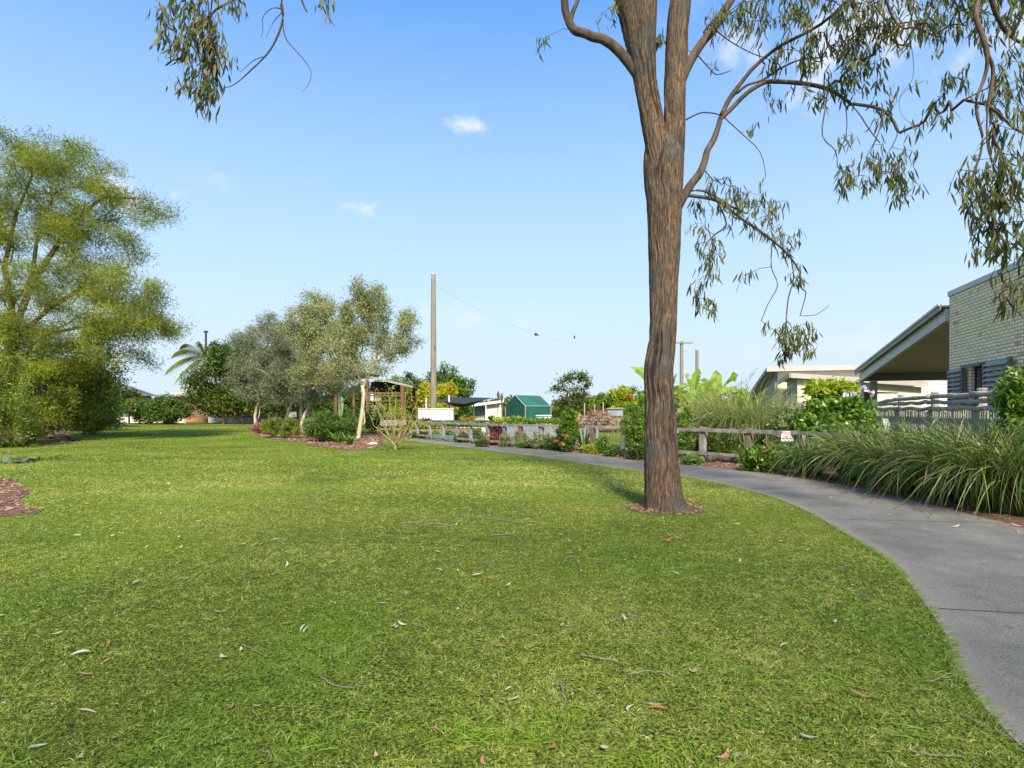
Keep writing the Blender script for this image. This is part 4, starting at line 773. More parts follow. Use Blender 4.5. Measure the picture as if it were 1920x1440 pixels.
# palm
rs = np.random.RandomState(2); PD = 66; pb = GX(386, PD); top = W(386, 672, PD)
p = thing('palm_tree', 'palm with arching fronds rising behind the dark tree', 'palm', pb)
mb = MB(); mb.tube([pb, pb * .5 + top * .5 + [.1, 0, 0], top], [.22, .17, .15], 10); mb.build('trunk', MT['palebark'], p, smooth=True)
fr = [((318, 690), 40), ((330, 660), 38), ((345, 645), 30), ((335, 708), 30), ((360, 700), 20), ((440, 640), 30), ((425, 655), 26), ((455, 690), 20), ((400, 640), 24), ((372, 640), 30)]
for q, ((ex, ey), up_) in enumerate(fr):
    e = W(ex, ey, PD + rs.normal() * .5); t = np.linspace(0, 1, 14); ctl = (top + e) / 2 + A([0, 0, up_ * PD / FPX * .55])
    c = ((1 - t) ** 2)[:, None] * top + (2 * t * (1 - t))[:, None] * ctl + (t ** 2)[:, None] * e
    mb = MB(); mb.tube(c, np.linspace(.04, .01, 14), 4)
    tt = np.repeat(np.linspace(.12, 1, 34), 2); cc_ = A([np.interp(tt, t, c[:, j]) for j in range(3)]).T; tg = unit(A([np.interp(tt, t, np.gradient(c[:, j])) for j in range(3)]).T)
    sdv = unit(np.cross(tg, [0, 0, 1.])) * np.tile([1, -1], 34)[:, None]; d = unit(sdv * .7 + tg * .5 + A([0, 0, -.45]))
    ribbons(mb, cc_, d, .85 * (1 - .5 * np.abs(tt - .5)) * 1.35, .09, unit(np.cross(d, tg)), np.tile([0, 0, -.5], (68, 1)), 3, tint=rs.random(68)); mb.build('frond', MT['palm'], p)
o = MB(); o.tube([GX(386, 78), W(386, 640, 78), W(386, 620, 78)], [.17, .15, .14], 8); o.box(W(386, 622, 78), (.5, .3, .25)); tag(o.build('power_pole', MT['dkmetal']), 'thin grey pole showing above the palm fronds', 'power pole')
tree('fig_tree', 'dense dark green tree on several bare trunks in front of the brown fence', 'tree', GX(420, 60), [([GX(420, 60), W(418, 780, 60), W(420, 762, 60)], [.16, .12, .1]), ([GX(420, 60), W(432, 775, 60), W(440, 755, 60)], [.12, .1, .08]), ([GX(455, 60) , W(452, 775, 60), W(445, 760, 60)], [.1, .1, .08])],
     L_([(430, 680, 40, 30, 40), (398, 712, 44, 30, 40), (388, 748, 36, 24, 34), (450, 710, 40, 36, 40), (450, 750, 44, 26, 40), (425, 662, 22, 14, 10), (420, 758, 50, 16, 24)], 60, 2.2), 'dark', 'yelbark', L=.32, w=.13, per=90, spread=.45, seed=14)
tree('fig_tree', 'dark low-branching tree behind the olive trunks', 'tree', GX(510, 58), [([GX(505, 58), W(505, 780, 58), W(508, 765, 58)], [.16, .12, .1]), ([GX(540, 58), W(540, 775, 58), W(530, 760, 58)], [.12, .1, .08])],
     L_([(500, 720, 50, 40, 40), (550, 730, 50, 40, 40), (600, 740, 46, 34, 30), (520, 755, 60, 16, 24)], 58, 2.2), 'dark', 'yelbark', L=.32, w=.13, per=90, spread=.45, seed=15)

# ------------------------------------------------------------------ olive grove on the island
def olive(label, D, base, limbs, lob, leaf, seed, bark='palebark', per=130, r=.1, ry=1.5, L=.13, w=.036, spread=.2, name='olive_tree'):
    t0 = [W(x, y, D) for x, y in base]; t0[0][2] = -.03
    return tree(name, label, 'tree', (t0[0][0], D, 0), [(t0, list(np.linspace(r * 1.2, r * .7, len(t0))))] + [pxpath(q, r * .55 * FPX / D, r * .25 * FPX / D, D) for q in limbs], L_([(a_[0], a_[1], a_[2], a_[3], int(a_[4] * 1.8)) + tuple(a_[5:]) for a_ in lob], D, ry), leaf, bark, L=L, w=w, per=per, spread=spread, seed=seed, r0=.008, start=max(1, len(t0) - 1), flat=.9, up=.2)
olive('tallest olive tree, leaning pale trunk at the right end of the island', 28.3, [(671, 823), (676, 795), (680, 765), (682, 740), (680, 722)], [[(680, 722), (670, 700), (660, 670), (655, 630)], [(681, 730), (692, 705), (702, 680), (712, 640), (700, 590)], [(702, 680), (730, 650), (760, 620)], [(681, 722), (640, 690), (620, 650)], [(678, 800), (684, 792), (682, 760)]],
      [(690, 548, 30, 22, 16), (706, 575, 32, 26, 16), (672, 600, 44, 34, 26), (640, 640, 44, 40, 28), (694, 632, 34, 28, 16), (766, 606, 20, 24, 11), (760, 640, 24, 22, 10), (728, 655, 30, 24, 9), (650, 690, 42, 30, 18), (705, 690, 30, 16, 5), (720, 612, 16, 18, 4)], 'olive', 31, ry=1.0, spread=.17, per=120)
olive('olive tree with a forked pale trunk in the middle of the island', 32, [(636, 800), (638, 770), (636, 745), (634, 735)], [[(636, 760), (660, 735), (675, 722)], [(634, 735), (620, 690), (612, 640)], [(634, 735), (650, 690)]],
      [(594, 570, 34, 24, 18), (612, 606, 48, 34, 30), (580, 620, 44, 40, 34), (610, 660, 60, 40, 40), (600, 700, 56, 30, 26), (565, 600, 26, 26, 10), (640, 722, 44, 18, 12)], 'olive', 32, ry=1.3)
olive('grey-green olive tree with a slanting trunk left of the middle one', 36, [(560, 803), (572, 775), (585, 752), (590, 740)], [[(590, 740), (575, 700), (560, 660)], [(588, 745), (610, 715), (615, 690)]],
      [(530, 640, 46, 36, 34), (560, 660, 50, 40, 40), (510, 690, 50, 40, 34), (560, 710, 60, 34, 34), (520, 725, 50, 20, 18), (590, 738, 50, 16, 14)], 'olive_grey', 33, ry=1.4, L=.13)
olive('dark grey-green olive tree at the left end of the grove', 42, [(480, 800), (478, 780), (482, 760), (490, 748)], [[(488, 752), (478, 720), (470, 690)], [(488, 752), (505, 735), (520, 700)], [(482, 790), (487, 775), (486, 755)]],
      [(455, 635, 18, 18, 8), (510, 605, 26, 18, 10), (490, 640, 50, 34, 34), (470, 680, 40, 36, 30), (500, 690, 50, 40, 36), (480, 730, 50, 22, 22), (450, 700, 24, 30, 12), (500, 748, 56, 14, 12)], 'olive_grey', 34, ry=1.6, L=.15, w=.045, per=130)
olive('slender two-stemmed tree between the island olives', 40, [(540, 800), (538, 780), (545, 760), (560, 742)], [[(545, 760), (550, 745), (552, 735)], [(540, 775), (536, 755)]], [(545, 720, 36, 20, 18), (560, 700, 30, 20, 12)], 'olive_grey', 35, ry=1.1, L=.15)
olive('thin pale-stemmed tree just behind the slanting olive', 38, [(566, 795), (564, 770), (566, 748)], [[(566, 750), (560, 730)]], [(565, 715, 26, 20, 12), (575, 735, 20, 12, 8)], 'olive', 36, ry=.9)
bush('shrub', 'pink-tinged rounded shrub at the left tip of the island', 484, 815, 34, 28, 'pinkbush', n=40, per=90, L=.08, w=.03, seed=41)
bush('shrub', 'upright green feathery shrub beside the pink-tinged one', 511, 821, 46, 40, 'oliveyel', n=50, per=90, L=.14, w=.025, seed=42, bias=(0, 0, 1), bw=1.2)
bush('shrub', 'yellowish upright shrub in the middle of the island', 543, 822, 44, 40, 'oliveyel', n=50, per=90, L=.14, w=.025, seed=43, bias=(0, 0, 1), bw=1.2)
bush('shrub', 'large dense dark green mounded shrub at the olive trunk', 612, 828, 96, 58, 'mid', n=110, per=120, L=.09, w=.035, seed=44)
bush('shrub', 'dark green mounded shrub touching the tall olive trunk', 652, 820, 40, 46, 'mid', n=50, per=90, L=.09, w=.035, seed=45)
for x, y, l in ((634, 831, 'bright strappy plant in the mulch below the mounded shrub'), (656, 834, 'smaller bright strappy plant nearest the tall olive trunk')):
    clump('strappy_plant', l, G(x, y), 70, .75 if x < 640 else .65, .045, 'bright', seed=x, spread=.08, out=.45, droop=.45, k=4)
o = MB(); c = G(699, 833); o.box(c + [0, 0, .03], (.36, .2, .06), .3); o.box(c + [.02, 0, .07], (.24, .14, .03), .3); tag(o.build('marker_stone', MT['white']), 'small white flat marker stone on the mulch edge of the island', 'stone')
# bare many-stemmed shrub in the lawn
rs = np.random.RandomState(8); DB = GD(842); sk = Skel(); b = G(741, 842)
bs = thing('frangipani_shrub', 'bare many-stemmed shrub in the lawn in front of the bench', 'shrub', b)
ids = sk.path([b, W(741, 834, DB)], [.06, .05])
for (ex, ey) in [(690, 770), (700, 760), (715, 752), (728, 740), (742, 745), (752, 760), (765, 748), (785, 745), (795, 760), (715, 790), (775, 785), (705, 745), (760, 738), (735, 765), (722, 770), (800, 770), (782, 765)]:
    e = W(ex, ey, DB + rs.normal() * .5); m_ = W(741 + (ex - 741) * .45 + rs.normal() * 3, 842 + (ey - 842) * .35, DB + (e[1] - DB) * .4); sk.path([m_, (m_ + e) / 2 + rs.normal(size=3) * .04, e], [.018, .012, .007], 1)
T = A([sk.p[i] + rs.normal(size=3) * [.3, .3, .25] + [0, 0, .2] for i in range(4, len(sk.p)) for _ in (0, 1)]); tips = sk.grow(T, rs, 3, .2)
mb = MB(); sk.mesh(mb, sk.radii(.005, cap=.03), 5); mb.build('stems', MT['yelbark'], bs, smooth=True)
mb = MB(); leaves(mb, cloud(rs, tips, sk.p, sk.par, 9, .1), rs, .08, .03); mb.build('foliage', MT['lime'], bs)
# bench
def bench():
    D = 29.5; x0, x1 = W(711, 0, D)[0], W(758, 0, D)[0]; xm = (x0 + x1) / 2; t = thing('park_bench', 'dark red framed bench with grey slats beside the footpath', 'bench', (xm, D, 0)); y = D - .2
    w = 1.35
    for k, zz in enumerate((.86, .76, .66)): mb = MB(); mb.box((xm, y + .5 - k * .03, zz), (w, .03, .08), 0, ('x', -.2)); mb.build('backrest_slat', MT['timber'], t)
    for k in range(4): mb = MB(); mb.box((xm + .1, y + .05 + k * .11, .45), (w, .09, .03)); mb.build('seat_slat', MT['log'], t)
    for sx in (-1, 1):
        mb = MB(); X = xm + sx * (w / 2 - .02) ; mb.bar((X, y + .62, .93), (X, y + .38, .0), .05, .08, up=(1, 0, 0)); mb.bar((X, y + .0, .66), (X, y + .02, 0), .05, .08, up=(1, 0, 0)); mb.bar((X, y - .02, .64), (X, y + .6, .64), .06, .04); mb.bar((X, y + .0, .42), (X, y + .5, .42), .04, .05); mb.build('end_frame', MT['redbench'], t)
bench()

# ------------------------------------------------------------------ pavilion, sheds and garden structures beyond the path
D = 44; pv = thing('garden_pavilion', 'open garden pavilion with a dark sloping roof and red-brown posts', 'pavilion', GX(715, D))
a, b = W(686, 704, D), W(774, 724, D); mb = MB(); mb.slab([a, b, b + [0, 6, 0], a + [0, 6, 0]], .14); mb.build('roof', MT['darkroof'], pv)
mb = MB(); mb.bar(a + [0, -.06, -.05], b + [0, -.06, -.05], .06, .16); mb.build('fascia', MT['grey'], pv)
for x, w_, tz in ((689, .18, 715), (755, .26, 724), (630, .2, 722)):
    for dy in (0, 5): mb = MB(); q = GX(x, D + dy) if dy == 0 else GX(x, D) + [0, dy, 0]; mb.box(q + [0, 0, W(0, tz, D)[2] / 2], (w_, w_, W(0, tz, D)[2])); mb.build('post', MT['redpost'], pv)
mb = MB(); q0, q1 = W(690, 719, D)[2], W(690, 732, D)[2]; mb.bar(W(688, 737, D), W(760, 737, D), .06, .14); mb.bar(W(688, 742, D), W(760, 742, D), .06, .1); mb.bar(W(688, 752, D), W(760, 752, D), .06, .08); mb.build('rail', MT['redpost'], pv)
mb = MB(); vbox(mb, 695, 750, 716, 736, D + 2, .1); mb.build('dark_awning', MT['sail'], pv)
mb = MB(); vbox(mb, 686, 700, 735, 752, D + 1, .5); vbox(mb, 696, 714, 744, 751, D + 1.6, .4); mb.build('cupboard', MT['white'], pv)
a, b = W(632, 706, D + 6), W(692, 698, D + 6); mb = MB(); mb.slab([a, b, b + [0, 4, 0], a + [0, 4, 0]], .14); mb.build('rear_roof', MT['darkroof'], pv)
mb = MB(); x, z_ = W(635, 755, 41)[0], 0; s_ = [(0, .75), (.14, .85), (.2, 1.3), (.2, 1.8), (.14, 2.3), (.04, 2.45), (-.1, 2.3), (-.17, 1.7), (-.14, 1.1)]
mb.add([(x + a_ + .08 * b_, 41, b_ ) for a_, b_ in s_] + [(x + a_ + .08 * b_, 41.06, b_) for a_, b_ in s_], [tuple(range(9)), tuple(range(17, 8, -1))] + [(i, 9 + i, 9 + (i + 1) % 9, (i + 1) % 9) for i in range(9)]); mb.box((x + .06, 41.03, .4), (.05, .05, .82))
tag(mb.build('green_banner', MT['greenpl']), 'green leaf-shaped board standing left of the pavilion', 'banner')
t = thing('sign_post', 'white notice board on a post with a blue lower panel behind the olives', 'sign', GX(577, 42)); mb = MB(); mb.box(W(577, 742, 42), (.38, .05, .75)); mb.build('board', MT['white'], t); mb = MB(); mb.bar(GX(577, 42.1), W(577, 742, 42.1), .07, .07, up=(0, 1, 0)); mb.build('post', MT['ltgrey'], t); mb = MB(); mb.box(W(579, 768, 42), (.17, .06, .45)); mb.build('panel', MT['blue'], t)
t = thing('garden_barrow', 'dark garden barrow with a pale load behind the slanting olive', 'barrow', GX(554, 44)); mb = MB(); q = W(554, 787, 44); mb.add([q + A(v) for v in [(-.5, -.3, -.2), (.5, -.3, -.2), (.5, .3, -.2), (-.5, .3, -.2), (-.75, -.45, .2), (.75, -.45, .2), (.75, .45, .2), (-.75, .45, .2)]], [(3, 2, 1, 0), (0, 1, 5, 4), (1, 2, 6, 5), (2, 3, 7, 6), (3, 0, 4, 7), (4, 5, 6, 7)]); mb.build('tray', MT['dkmetal'], t)
mb = MB(); mb.box(q + A([-.2, 0, .4]), (.55, .4, .4), .2); mb.build('load', MT['white'], t); mb = MB(); mb.tube([q + A([.5, -.05, -.35]), q + A([.5, .05, -.35])], [.25, .25], 14); mb.build('wheel', MT['dkmetal'], t)
for s_ in (-.3, .3): mb = MB(); mb.bar(q + A([-.5, s_, -.2]), A([q[0] - .6, q[1] + s_, 0]), .04, .04, up=(0, 1, 0)); mb.build('leg', MT['dkmetal'], t)

D = 40; pt = W(812.5, 515, D); mb = MB(); pb = GX(813, D); n = 30; tt = np.linspace(0, 1, n); mb.tube(pb + (pt - pb) * tt[:, None], np.linspace(.235, .16, n), 16)
pp = thing('power_pole', 'tall bare weathered timber pole standing alone against the sky', 'power pole', pb); mb.build('pole', MT['pole'], pp, smooth=True)
mb = MB(); mb.tube([pt, pt + [0, 0, .06]], [.175, .17], 16); mb.build('cap', MT['zinc'], pp); mb = MB(); mb.bar(W(815.5, 649, D - .18), W(815.5, 656, D - .18), .05, .1, up=(0, 1, 0)); mb.build('bracket', MT['dkmetal'], pp)
w0, w1 = W(816, 536, D), W(1120, 640, 95); tt = np.linspace(0, 1, 60)[:, None]; mb = MB(); cw = w0 + (w1 - w0) * tt; cw[:, 2] -= 4 * 1.6 * (tt * (1 - tt))[:, 0]; mb.tube(cw, .0045, 4); wi = thing('overhead_wire', 'thin wire sagging from the tall timber pole', 'wire', w0); mb.build('wire', MT['dkmetal'], wi)
i = 24; mb = MB(); mb.tube([cw[i] - [0, 0, 0], cw[i + 1]], [.06, .06], 8); mb.tube([cw[i], cw[i] + (cw[i + 1] - cw[i]) * .3], [.16, .14], 10); mb.build('marker', MT['dkmetal'], wi)
bt = W(1077, 632, 60); bm = MB(); bm.tube([bt + A(v) for v in ((0, 0, -.2), (0, 0, -.12), (.01, 0, 0), (.03, 0, .1), (.05, 0, .16))], [.02, .06, .08, .06, .01], 8)
for s_ in (-1, 1): bm.add([bt + A(v) for v in ((.0, 0, .08), (0, 0, -.06), (.05 * s_, -.28 * s_, .12), (.1 * s_, -.2 * s_, .2))], [(0, 1, 2, 3)])
tag(bm.build('bird', MT['dkmetal']), 'tiny dark bird flying in the sky right of the wire', 'bird')
# white tank / panel, posts, sail
t = thing('water_trough', 'long white ribbed panel bed in front of the tall pole', 'garden bed', GX(820, 37)); mb = MB(); vbox(mb, 784, 850, 767, 788, 37, 1.2); mb.build('side', MT['white'], t); mb = MB()
for q in range(12): c = W(787 + q * 5.4, 777.5, 36.97); mb.box(c, (.035, .05, .7))
mb.build('ribs', MT['white'], t); 
mb = MB(); vbox(mb, 783, 851, 765.3, 767.3, 36.95, 1.3); mb.build('rim', MT['ltgrey'], t)
mb = MB(); vbox(mb, 786, 849, 788.2, 802, 37.1, 1); mb.build('base', MT['timber'], t)
for x, y, l in ((799, 748, 'short white pole left of the tall timber pole'), (842, 742, 'short white pole holding the black shade sail'), (888, 756, 'white pole at the right corner of the black shade sail')):
    mb = MB(); q = GX(x, 38.6); mb.tube([q, W(x, y, 38.6)], [.06, .05], 8); mb.tube([W(x, y, 38.6), W(x, y, 38.6) + [0, 0, .05]], [.07, .07], 8); tag(mb.build('shade_pole', MT['white']), l, 'pole')
mb = MB(); c = [W(820, 751, 38), W(846, 744, 44), W(924, 746, 39), W(868, 757, 36)]; g_ = 10; vv = []
for i in range(g_ + 1):
    for j in range(g_ + 1): u, v = i / g_, j / g_; q = (1 - u) * (1 - v) * c[0] + u * (1 - v) * c[1] + u * v * c[2] + (1 - u) * v * c[3]; q = q - [0, 0, .5 * math.sin(u * 3.14) * math.sin(v * 3.14)]; vv.append(q)
mb.add(vv, [(i * 11 + j, i * 11 + j + 1, (i + 1) * 11 + j + 1, (i + 1) * 11 + j) for i in range(g_) for j in range(g_)]); so_ = mb.build('shade_sail', MT['sail']); tag(so_, 'black shade sail stretched between white poles', 'shade sail')
s = so_.modifiers.new('t', 'SOLIDIFY'); s.thickness = .02
# pale green caravan-like shed
D = 44; t = thing('garden_shed', 'pale green and cream shed between the shade sail and the green net house', 'shed', GX(915, D)); mb = MB(); vbox(mb, 889, 912, 760, 796, D, 3); mb.build('green_wall', MT['palegreen'], t); mb = MB(); vbox(mb, 912.2, 940, 757, 796, D - .6, 3.5); mb.build('cream_wall', MT['cream'], t)
a, b = W(885, 760, D - 1), W(944, 752, D - 1); mb = MB(); mb.slab([a, b, b + [0, 5, .2], a + [0, 5, .2]], .1); mb.build('roof', MT['white'], t)
mb = MB(); vbox(mb, 896, 907, 762, 770, D - .05, .1); mb.build('window', MT['glass'], t); mb = MB()
for x in (887, 910, 937): mb = MB(); vbox(mb, x, x + 1.8, 759, 796, D - 1, .1); mb.build('post', MT['white'], t)
# green net house
D = 40; t = thing('net_house', 'green shade-cloth greenhouse with a pitched top', 'greenhouse', GX(992, D)); 
fl, fr_ = W(948, 0, D)[0], W(980, 0, D + 0)[0]; H1 = W(0, 762, D)[2]; H2 = W(0, 742, D)[2]
A0 = [GX(948, D), GX(985, D - 3)]; dv = A0[1] - A0[0]; du = A([2.9, 3.2, 0]) * .62
rw = W(966, 0, D - 1.5)
p0, p1 = A0; q0, q1 = p0 + du * 1.0, p1 + du; 
pk0 = (p0 + p1) / 2 + [0, 0, H2]; pk1 = (q0 + q1) / 2 + [0, 0, H2]
up_ = A([0, 0, H1])
mb = MB(); mb.add([p0, p1, p1 + up_, pk0, p0 + up_], [(0, 1, 2, 3, 4)]); mb.add([q0, q1, q1 + up_, pk1, q0 + up_], [(4, 3, 2, 1, 0)]); mb.add([p1, q1, q1 + up_, p1 + up_], [(0, 1, 2, 3)]); mb.add([p0, q0, q0 + up_, p0 + up_], [(3, 2, 1, 0)])
o = mb.build('net_wall', MT['shade'], t); mb = MB(); mb.add([p1 + up_, q1 + up_, pk1, pk0], [(0, 1, 2, 3)]); mb.add([p0 + up_, q0 + up_, pk1, pk0], [(3, 2, 1, 0)]); mb.build('net_roof', MT['shade'], t)
mb = MB()
for a, b in ((p0, p0 + up_), (p1, p1 + up_), (q1, q1 + up_), (p1 + up_, pk0), (p0 + up_, pk0), (pk0, pk1), (p1 + up_, q1 + up_), (q1 + up_, pk1)): mb.tube([a, b], [.035, .035], 6)
mb.build('frame', MT['grey'], t)
mb = MB()
for (x, y) in ((1012, 783), (1025, 786)): c = W(x, y, 36); mb.box(c, (.55, .4, .3), .2)
mb.box(W(1018, 779, 36), (1.0, .5, .06), .2); mb.box(W(1018, 795, 36), (.9, .4, .5), .2); tag(mb.build('potting_table', MT['white']), 'pale potting bench beside the green net house', 'table')
# ornamental stalk
mb = MB(); q = GX(938, 36)
for (ex, ey, bx) in ((934, 736, -1), (941, 740, 1)): e = W(ex, ey, 36); mb.tube([q, (q + e) / 2 + [.1 * bx, 0, 0], e], [.03, .025, .02], 6); mb.tube([e * .8 + q * .2, e * .95 + q * .05, e + [0, 0, .1]], [.03, .1, .02], 8)
tag(mb.build('flower_stalk', MT['darkbark']), 'two dark seed spikes rising left of the green net house', 'plant')

# ------------------------------------------------------------------ timber post and rail fence along the path bed
fpx = [(760, 30.5), (783, 28.6), (807, 27.2), (832, 25.9), (857, 24.9), (883, 24.0), (916, 22.9), (946, 22.1), (978, 21.4), (1015, 20.8), (1058, 20.2), (1112, 19.4), (1172, 18.6), (1240, 17.4), (1317, 16.2), (1403, 15.2), (1500, 14.0), (1600, 12.6)]
FP = [GX(x, D) for x, D in fpx]
fe = thing('post_and_rail_fence', 'weathered grey timber post and rail fence behind the path bed', 'fence', FP[11])
rs = np.random.RandomState(17)
def roughpost(mb, q, w, d, h, rz, lean=(0, 0)):
    k = 7; V = []; 
    for i in range(k + 1):
        z = -.05 + (h + .05) * i / k
        for a, b in ((-1, -1), (0, -1.02), (1, -1), (1.02, 0), (1, 1), (0, 1.02), (-1, 1), (-1.02, 0)):
            x, y = a * w / 2 * (1 + rs.normal() * .05), b * d / 2 * (1 + rs.normal() * .05); c_, s_ = math.cos(rz), math.sin(rz)
            V.append(q + A([c_ * x - s_ * y + lean[0] * z, s_ * x + c_ * y + lean[1] * z, z + (rs.normal() * .012 if i == k else 0)]))
    F = [(i * 8 + j, i * 8 + (j + 1) % 8, (i + 1) * 8 + (j + 1) % 8, (i + 1) * 8 + j) for i in range(k) for j in range(8)] + [tuple(range(k * 8, k * 8 + 8))]
    mb.add(V, F)
for i, q in enumerate(FP):
    mb = MB(); d = FP[min(i + 1, len(FP) - 1)] - FP[max(i - 1, 0)]; roughpost(mb, q, .13 if i < 9 else .16, .12 if i < 9 else .14, .92 + rs.normal() * .02, math.atan2(d[1], d[0]), rs.normal(size=2) * .03); mb.build('post', MT['timber_br' if i in (8, 11, 15) else 'timber'], fe)
for i in range(len(FP) - 1):
    a, b = FP[i], FP[i + 1]; n = unit(np.cross(b - a, [0, 0, 1])) * .085
    if n[1] > 0: n = -n
    for zz, hh in ((.86, .1), (.2, .09)):
        mb = MB(); k = 6; P_ = [a + (b - a) * t + n + [0, 0, zz + rs.normal() * .002 - .012 * math.sin(t * 3.14)] for t in np.linspace(-.01, 1.01, k)]
        for c0, c1 in zip(P_[:-1], P_[1:]): mb.bar(c0, c1, .04, hh)
        mb.build('rail', MT['timber'], fe)
# wire netting under the top rail
mb = MB()
for i in range(4, 13):
    a, b = FP[i], FP[i + 1]; L = np.linalg.norm(b - a)
    for t in np.arange(0, 1, .12 / L): mb.bar(a + (b - a) * t + [0, 0, .22], a + (b - a) * t + [0, 0, .84], .004, .004, up=(0, 1, 0))
    for zz in (.35, .5, .65): mb.bar(a + [0, 0, zz], b + [0, 0, zz], .004, .004)
mb.build('netting', MT['grey'], fe)
# sign hanging on the rail
sg = thing('warning_sign', 'small white sign with a red top band hanging on the fence rail', 'sign', GX(1477, 14.1))
SD = 14.1; mb = MB(); vbox(mb, 1464.5, 1489, 808.5, 827.5, SD, .012); mb.build('plate', MT['white'], sg)
mb = MB(); vbox(mb, 1467, 1486.5, 809.5, 814.5, SD - .004, .004); mb.build('header_band', MT['signpink'], sg)
mb = MB(); za = SD - .007
for (x0, x1, y0, y1) in ((1464.5, 1469, 809, 814.5), (1484.5, 1489, 809, 814.5)):
    p = [W(x0, y0, za), W(x1, y0, za), W(x1 if x0 > 1480 else x0, y1, za)]; mb.add(p + [v + A([0, .003, 0]) for v in p], [(0, 1, 2), (5, 4, 3), (0, 3, 4, 1), (1, 4, 5, 2), (2, 5, 3, 0)])
vbox(mb, 1474, 1477, 817.3, 819.2, za, .003); 
for q in range(9): vbox(mb, 1467 + q * 2.15, 1468.5 + q * 2.15, 820.5, 822.4, za, .003)
mb.build('lettering', MT['signred'], sg)

# ------------------------------------------------------------------ plants of the path bed and the gardens behind the fence
B = bush
B('cordyline', 'dark maroon leafy plant left of the fence start by the bench', 777, 816, 26, 32, 'maroon', n=18, per=40, L=.3, w=.06, seed=51, bias=(0, 0, .7), bw=1, k=2, cat='plant')
B('cordyline', 'maroon-leaved shrub showing over the white ribbed garden bed', 800, 795, 32, 24, 'maroon', D=36.5, n=18, per=40, L=.3, w=.08, seed=52, k=2, cat='plant', shape=.4)
B('cordyline', 'tall deep red cordyline between two fence posts', 931, 828, 26, 34, 'maroon', n=16, per=40, L=.3, w=.06, seed=53, k=2, bendz=.4, cat='plant', shape=.35)
B('coleus', 'low rusty red plant below the tall deep red cordyline', 926, 835, 26, 20, 'red', n=16, per=40, L=.2, w=.06, seed=54, k=2, cat='plant')
for x, y, w_, h_, lf, l, k_ in [(785, 822, 44, 16, 'dark', 'low dark shrub under the maroon plant beside the path', 55), (838, 824, 30, 18, 'mid', 'low green shrub at the foot of the fence before the white bed', 56), (868, 830, 34, 20, 'dark', 'low dark mound plant left of the leafy upright one', 57), (812, 821, 26, 14, 'oliveyel', 'small olive ground plant between two low shrubs by the path', 58),
                                (895, 832, 34, 36, 'bright', 'upright fresh green shrub against the fence left of the red plants', 59), (905, 838, 28, 12, 'dark', 'low dark ground plant in front of the upright fresh green shrub', 60), (990, 841, 44, 16, 'bright', 'low spreading green ground cover right of the rusty red plant', 61), (1012, 842, 46, 34, 'olive', 'soft grey-green rosemary-like shrub against the fence', 62),
                                (1060, 845, 46, 36, 'mid', 'leafy shrub with pink flowers beside the path', 63), (1115, 850, 50, 16, 'lime', 'low yellow-green ground plant right of the pink flowers', 64), (1150, 856, 40, 26, 'mid', 'bushy green plant below the last fence post left of the gum trunk', 65), (952, 838, 34, 22, 'olive', 'small grey-green shrub between the red plant and the brown fence post', 91), (1036, 844, 36, 24, 'mid', 'green mounded shrub left of the pink-flowered one', 92), (975, 836, 24, 30, 'oliveyel', 'olive shrub touching the brown fence post', 93), (1132, 850, 30, 34, 'bright', 'leafy green shrub at the foot of the brown fence post', 94), (856, 824, 26, 18, 'olive', 'tiny grey-green mound between the low dark shrubs', 95), (1240, 868, 60, 20, 'mid', 'low green ground cover behind the gum trunk', 96), (1480, 880, 60, 60, 'mid', 'soft green shrub under the small white sign', 97),
                                (1195, 862, 50, 30, 'dark', 'dark low shrub beside the gum trunk at the path edge', 66)]:
    B('shrub', l, x, y, w_, h_, lf, n=30, per=60, L=.09, w=.035, seed=k_, cat='shrub')
fl = [o for o in COL.objects if o.get('label') == 'leafy shrub with pink flowers beside the path'][0]
def flower(mat, c, r_, parent, rs, name='flower'):
    mb = MB(); n = 14; d = unit(rdir(rs, n) + A([0, -.6, .3])); mb_ = ribbons(mb, np.tile(c, (n, 1)), d, r_, r_ * .8, unit(np.cross(d, rdir(rs, n))), None, 2, prof=[.3, 1, .5]); return mb.build(name, MT[mat], parent)
rs = np.random.RandomState(3)
for x, y in ((1061, 817), (1042, 827), (1055, 833)): flower('pink', W(x, y, 18.2), .07, fl, rs)
B('shrub', 'tall narrow green bush with a lime top growing over the fence', 1066, 840, 40, 92, 'bright', D=19, n=60, per=90, L=.1, w=.045, seed=67, depth=.7)
B('lime_bush', 'yellow-lime leafy top showing above the tall narrow green bush', 1070, 790, 28, 58, 'yellow', D=26, n=16, per=60, L=.14, w=.07, seed=68, shape=.5)
clump('iris_plant', 'upright sword-leaved plant at the fence right of the pink flowers', G(1094, 846), 26, 1.05, .06, 'mid', seed=9, spread=.12, out=.35, droop=.15, k=3)
B('bottlebrush', 'tall bushy shrub with red blooms left of the gum trunk', 1192, 860, 62, 150, 'bright', D=16.9, n=90, per=60, L=.1, w=.025, seed=70, depth=1.1)
bb = [o for o in COL.objects if o.get('label', '').startswith('tall bushy shrub with red')][0]
for x, y in ((1178, 747), (1186, 738)): flower('redpet', W(x, y, 16.3), .06, bb, rs, 'bloom')
B('bottlebrush', 'leafy shrub with red blooms right of the gum trunk over the fence', 1284, 850, 34, 100, 'bright', D=17.2, n=40, per=50, L=.1, w=.03, seed=71, depth=1)
bb = [o for o in COL.objects if o.get('label', '').startswith('leafy shrub with red blooms')][0]
for x, y in ((1289, 757), (1284, 797)): flower('redpet', W(x, y, 16.6), .05, bb, rs, 'bloom')
B('geranium', 'low bright green leafy plant with one red flower at the path bed', 1432, 884, 86, 46, 'bright', n=60, per=60, L=.085, w=.06, seed=72, cat='plant')
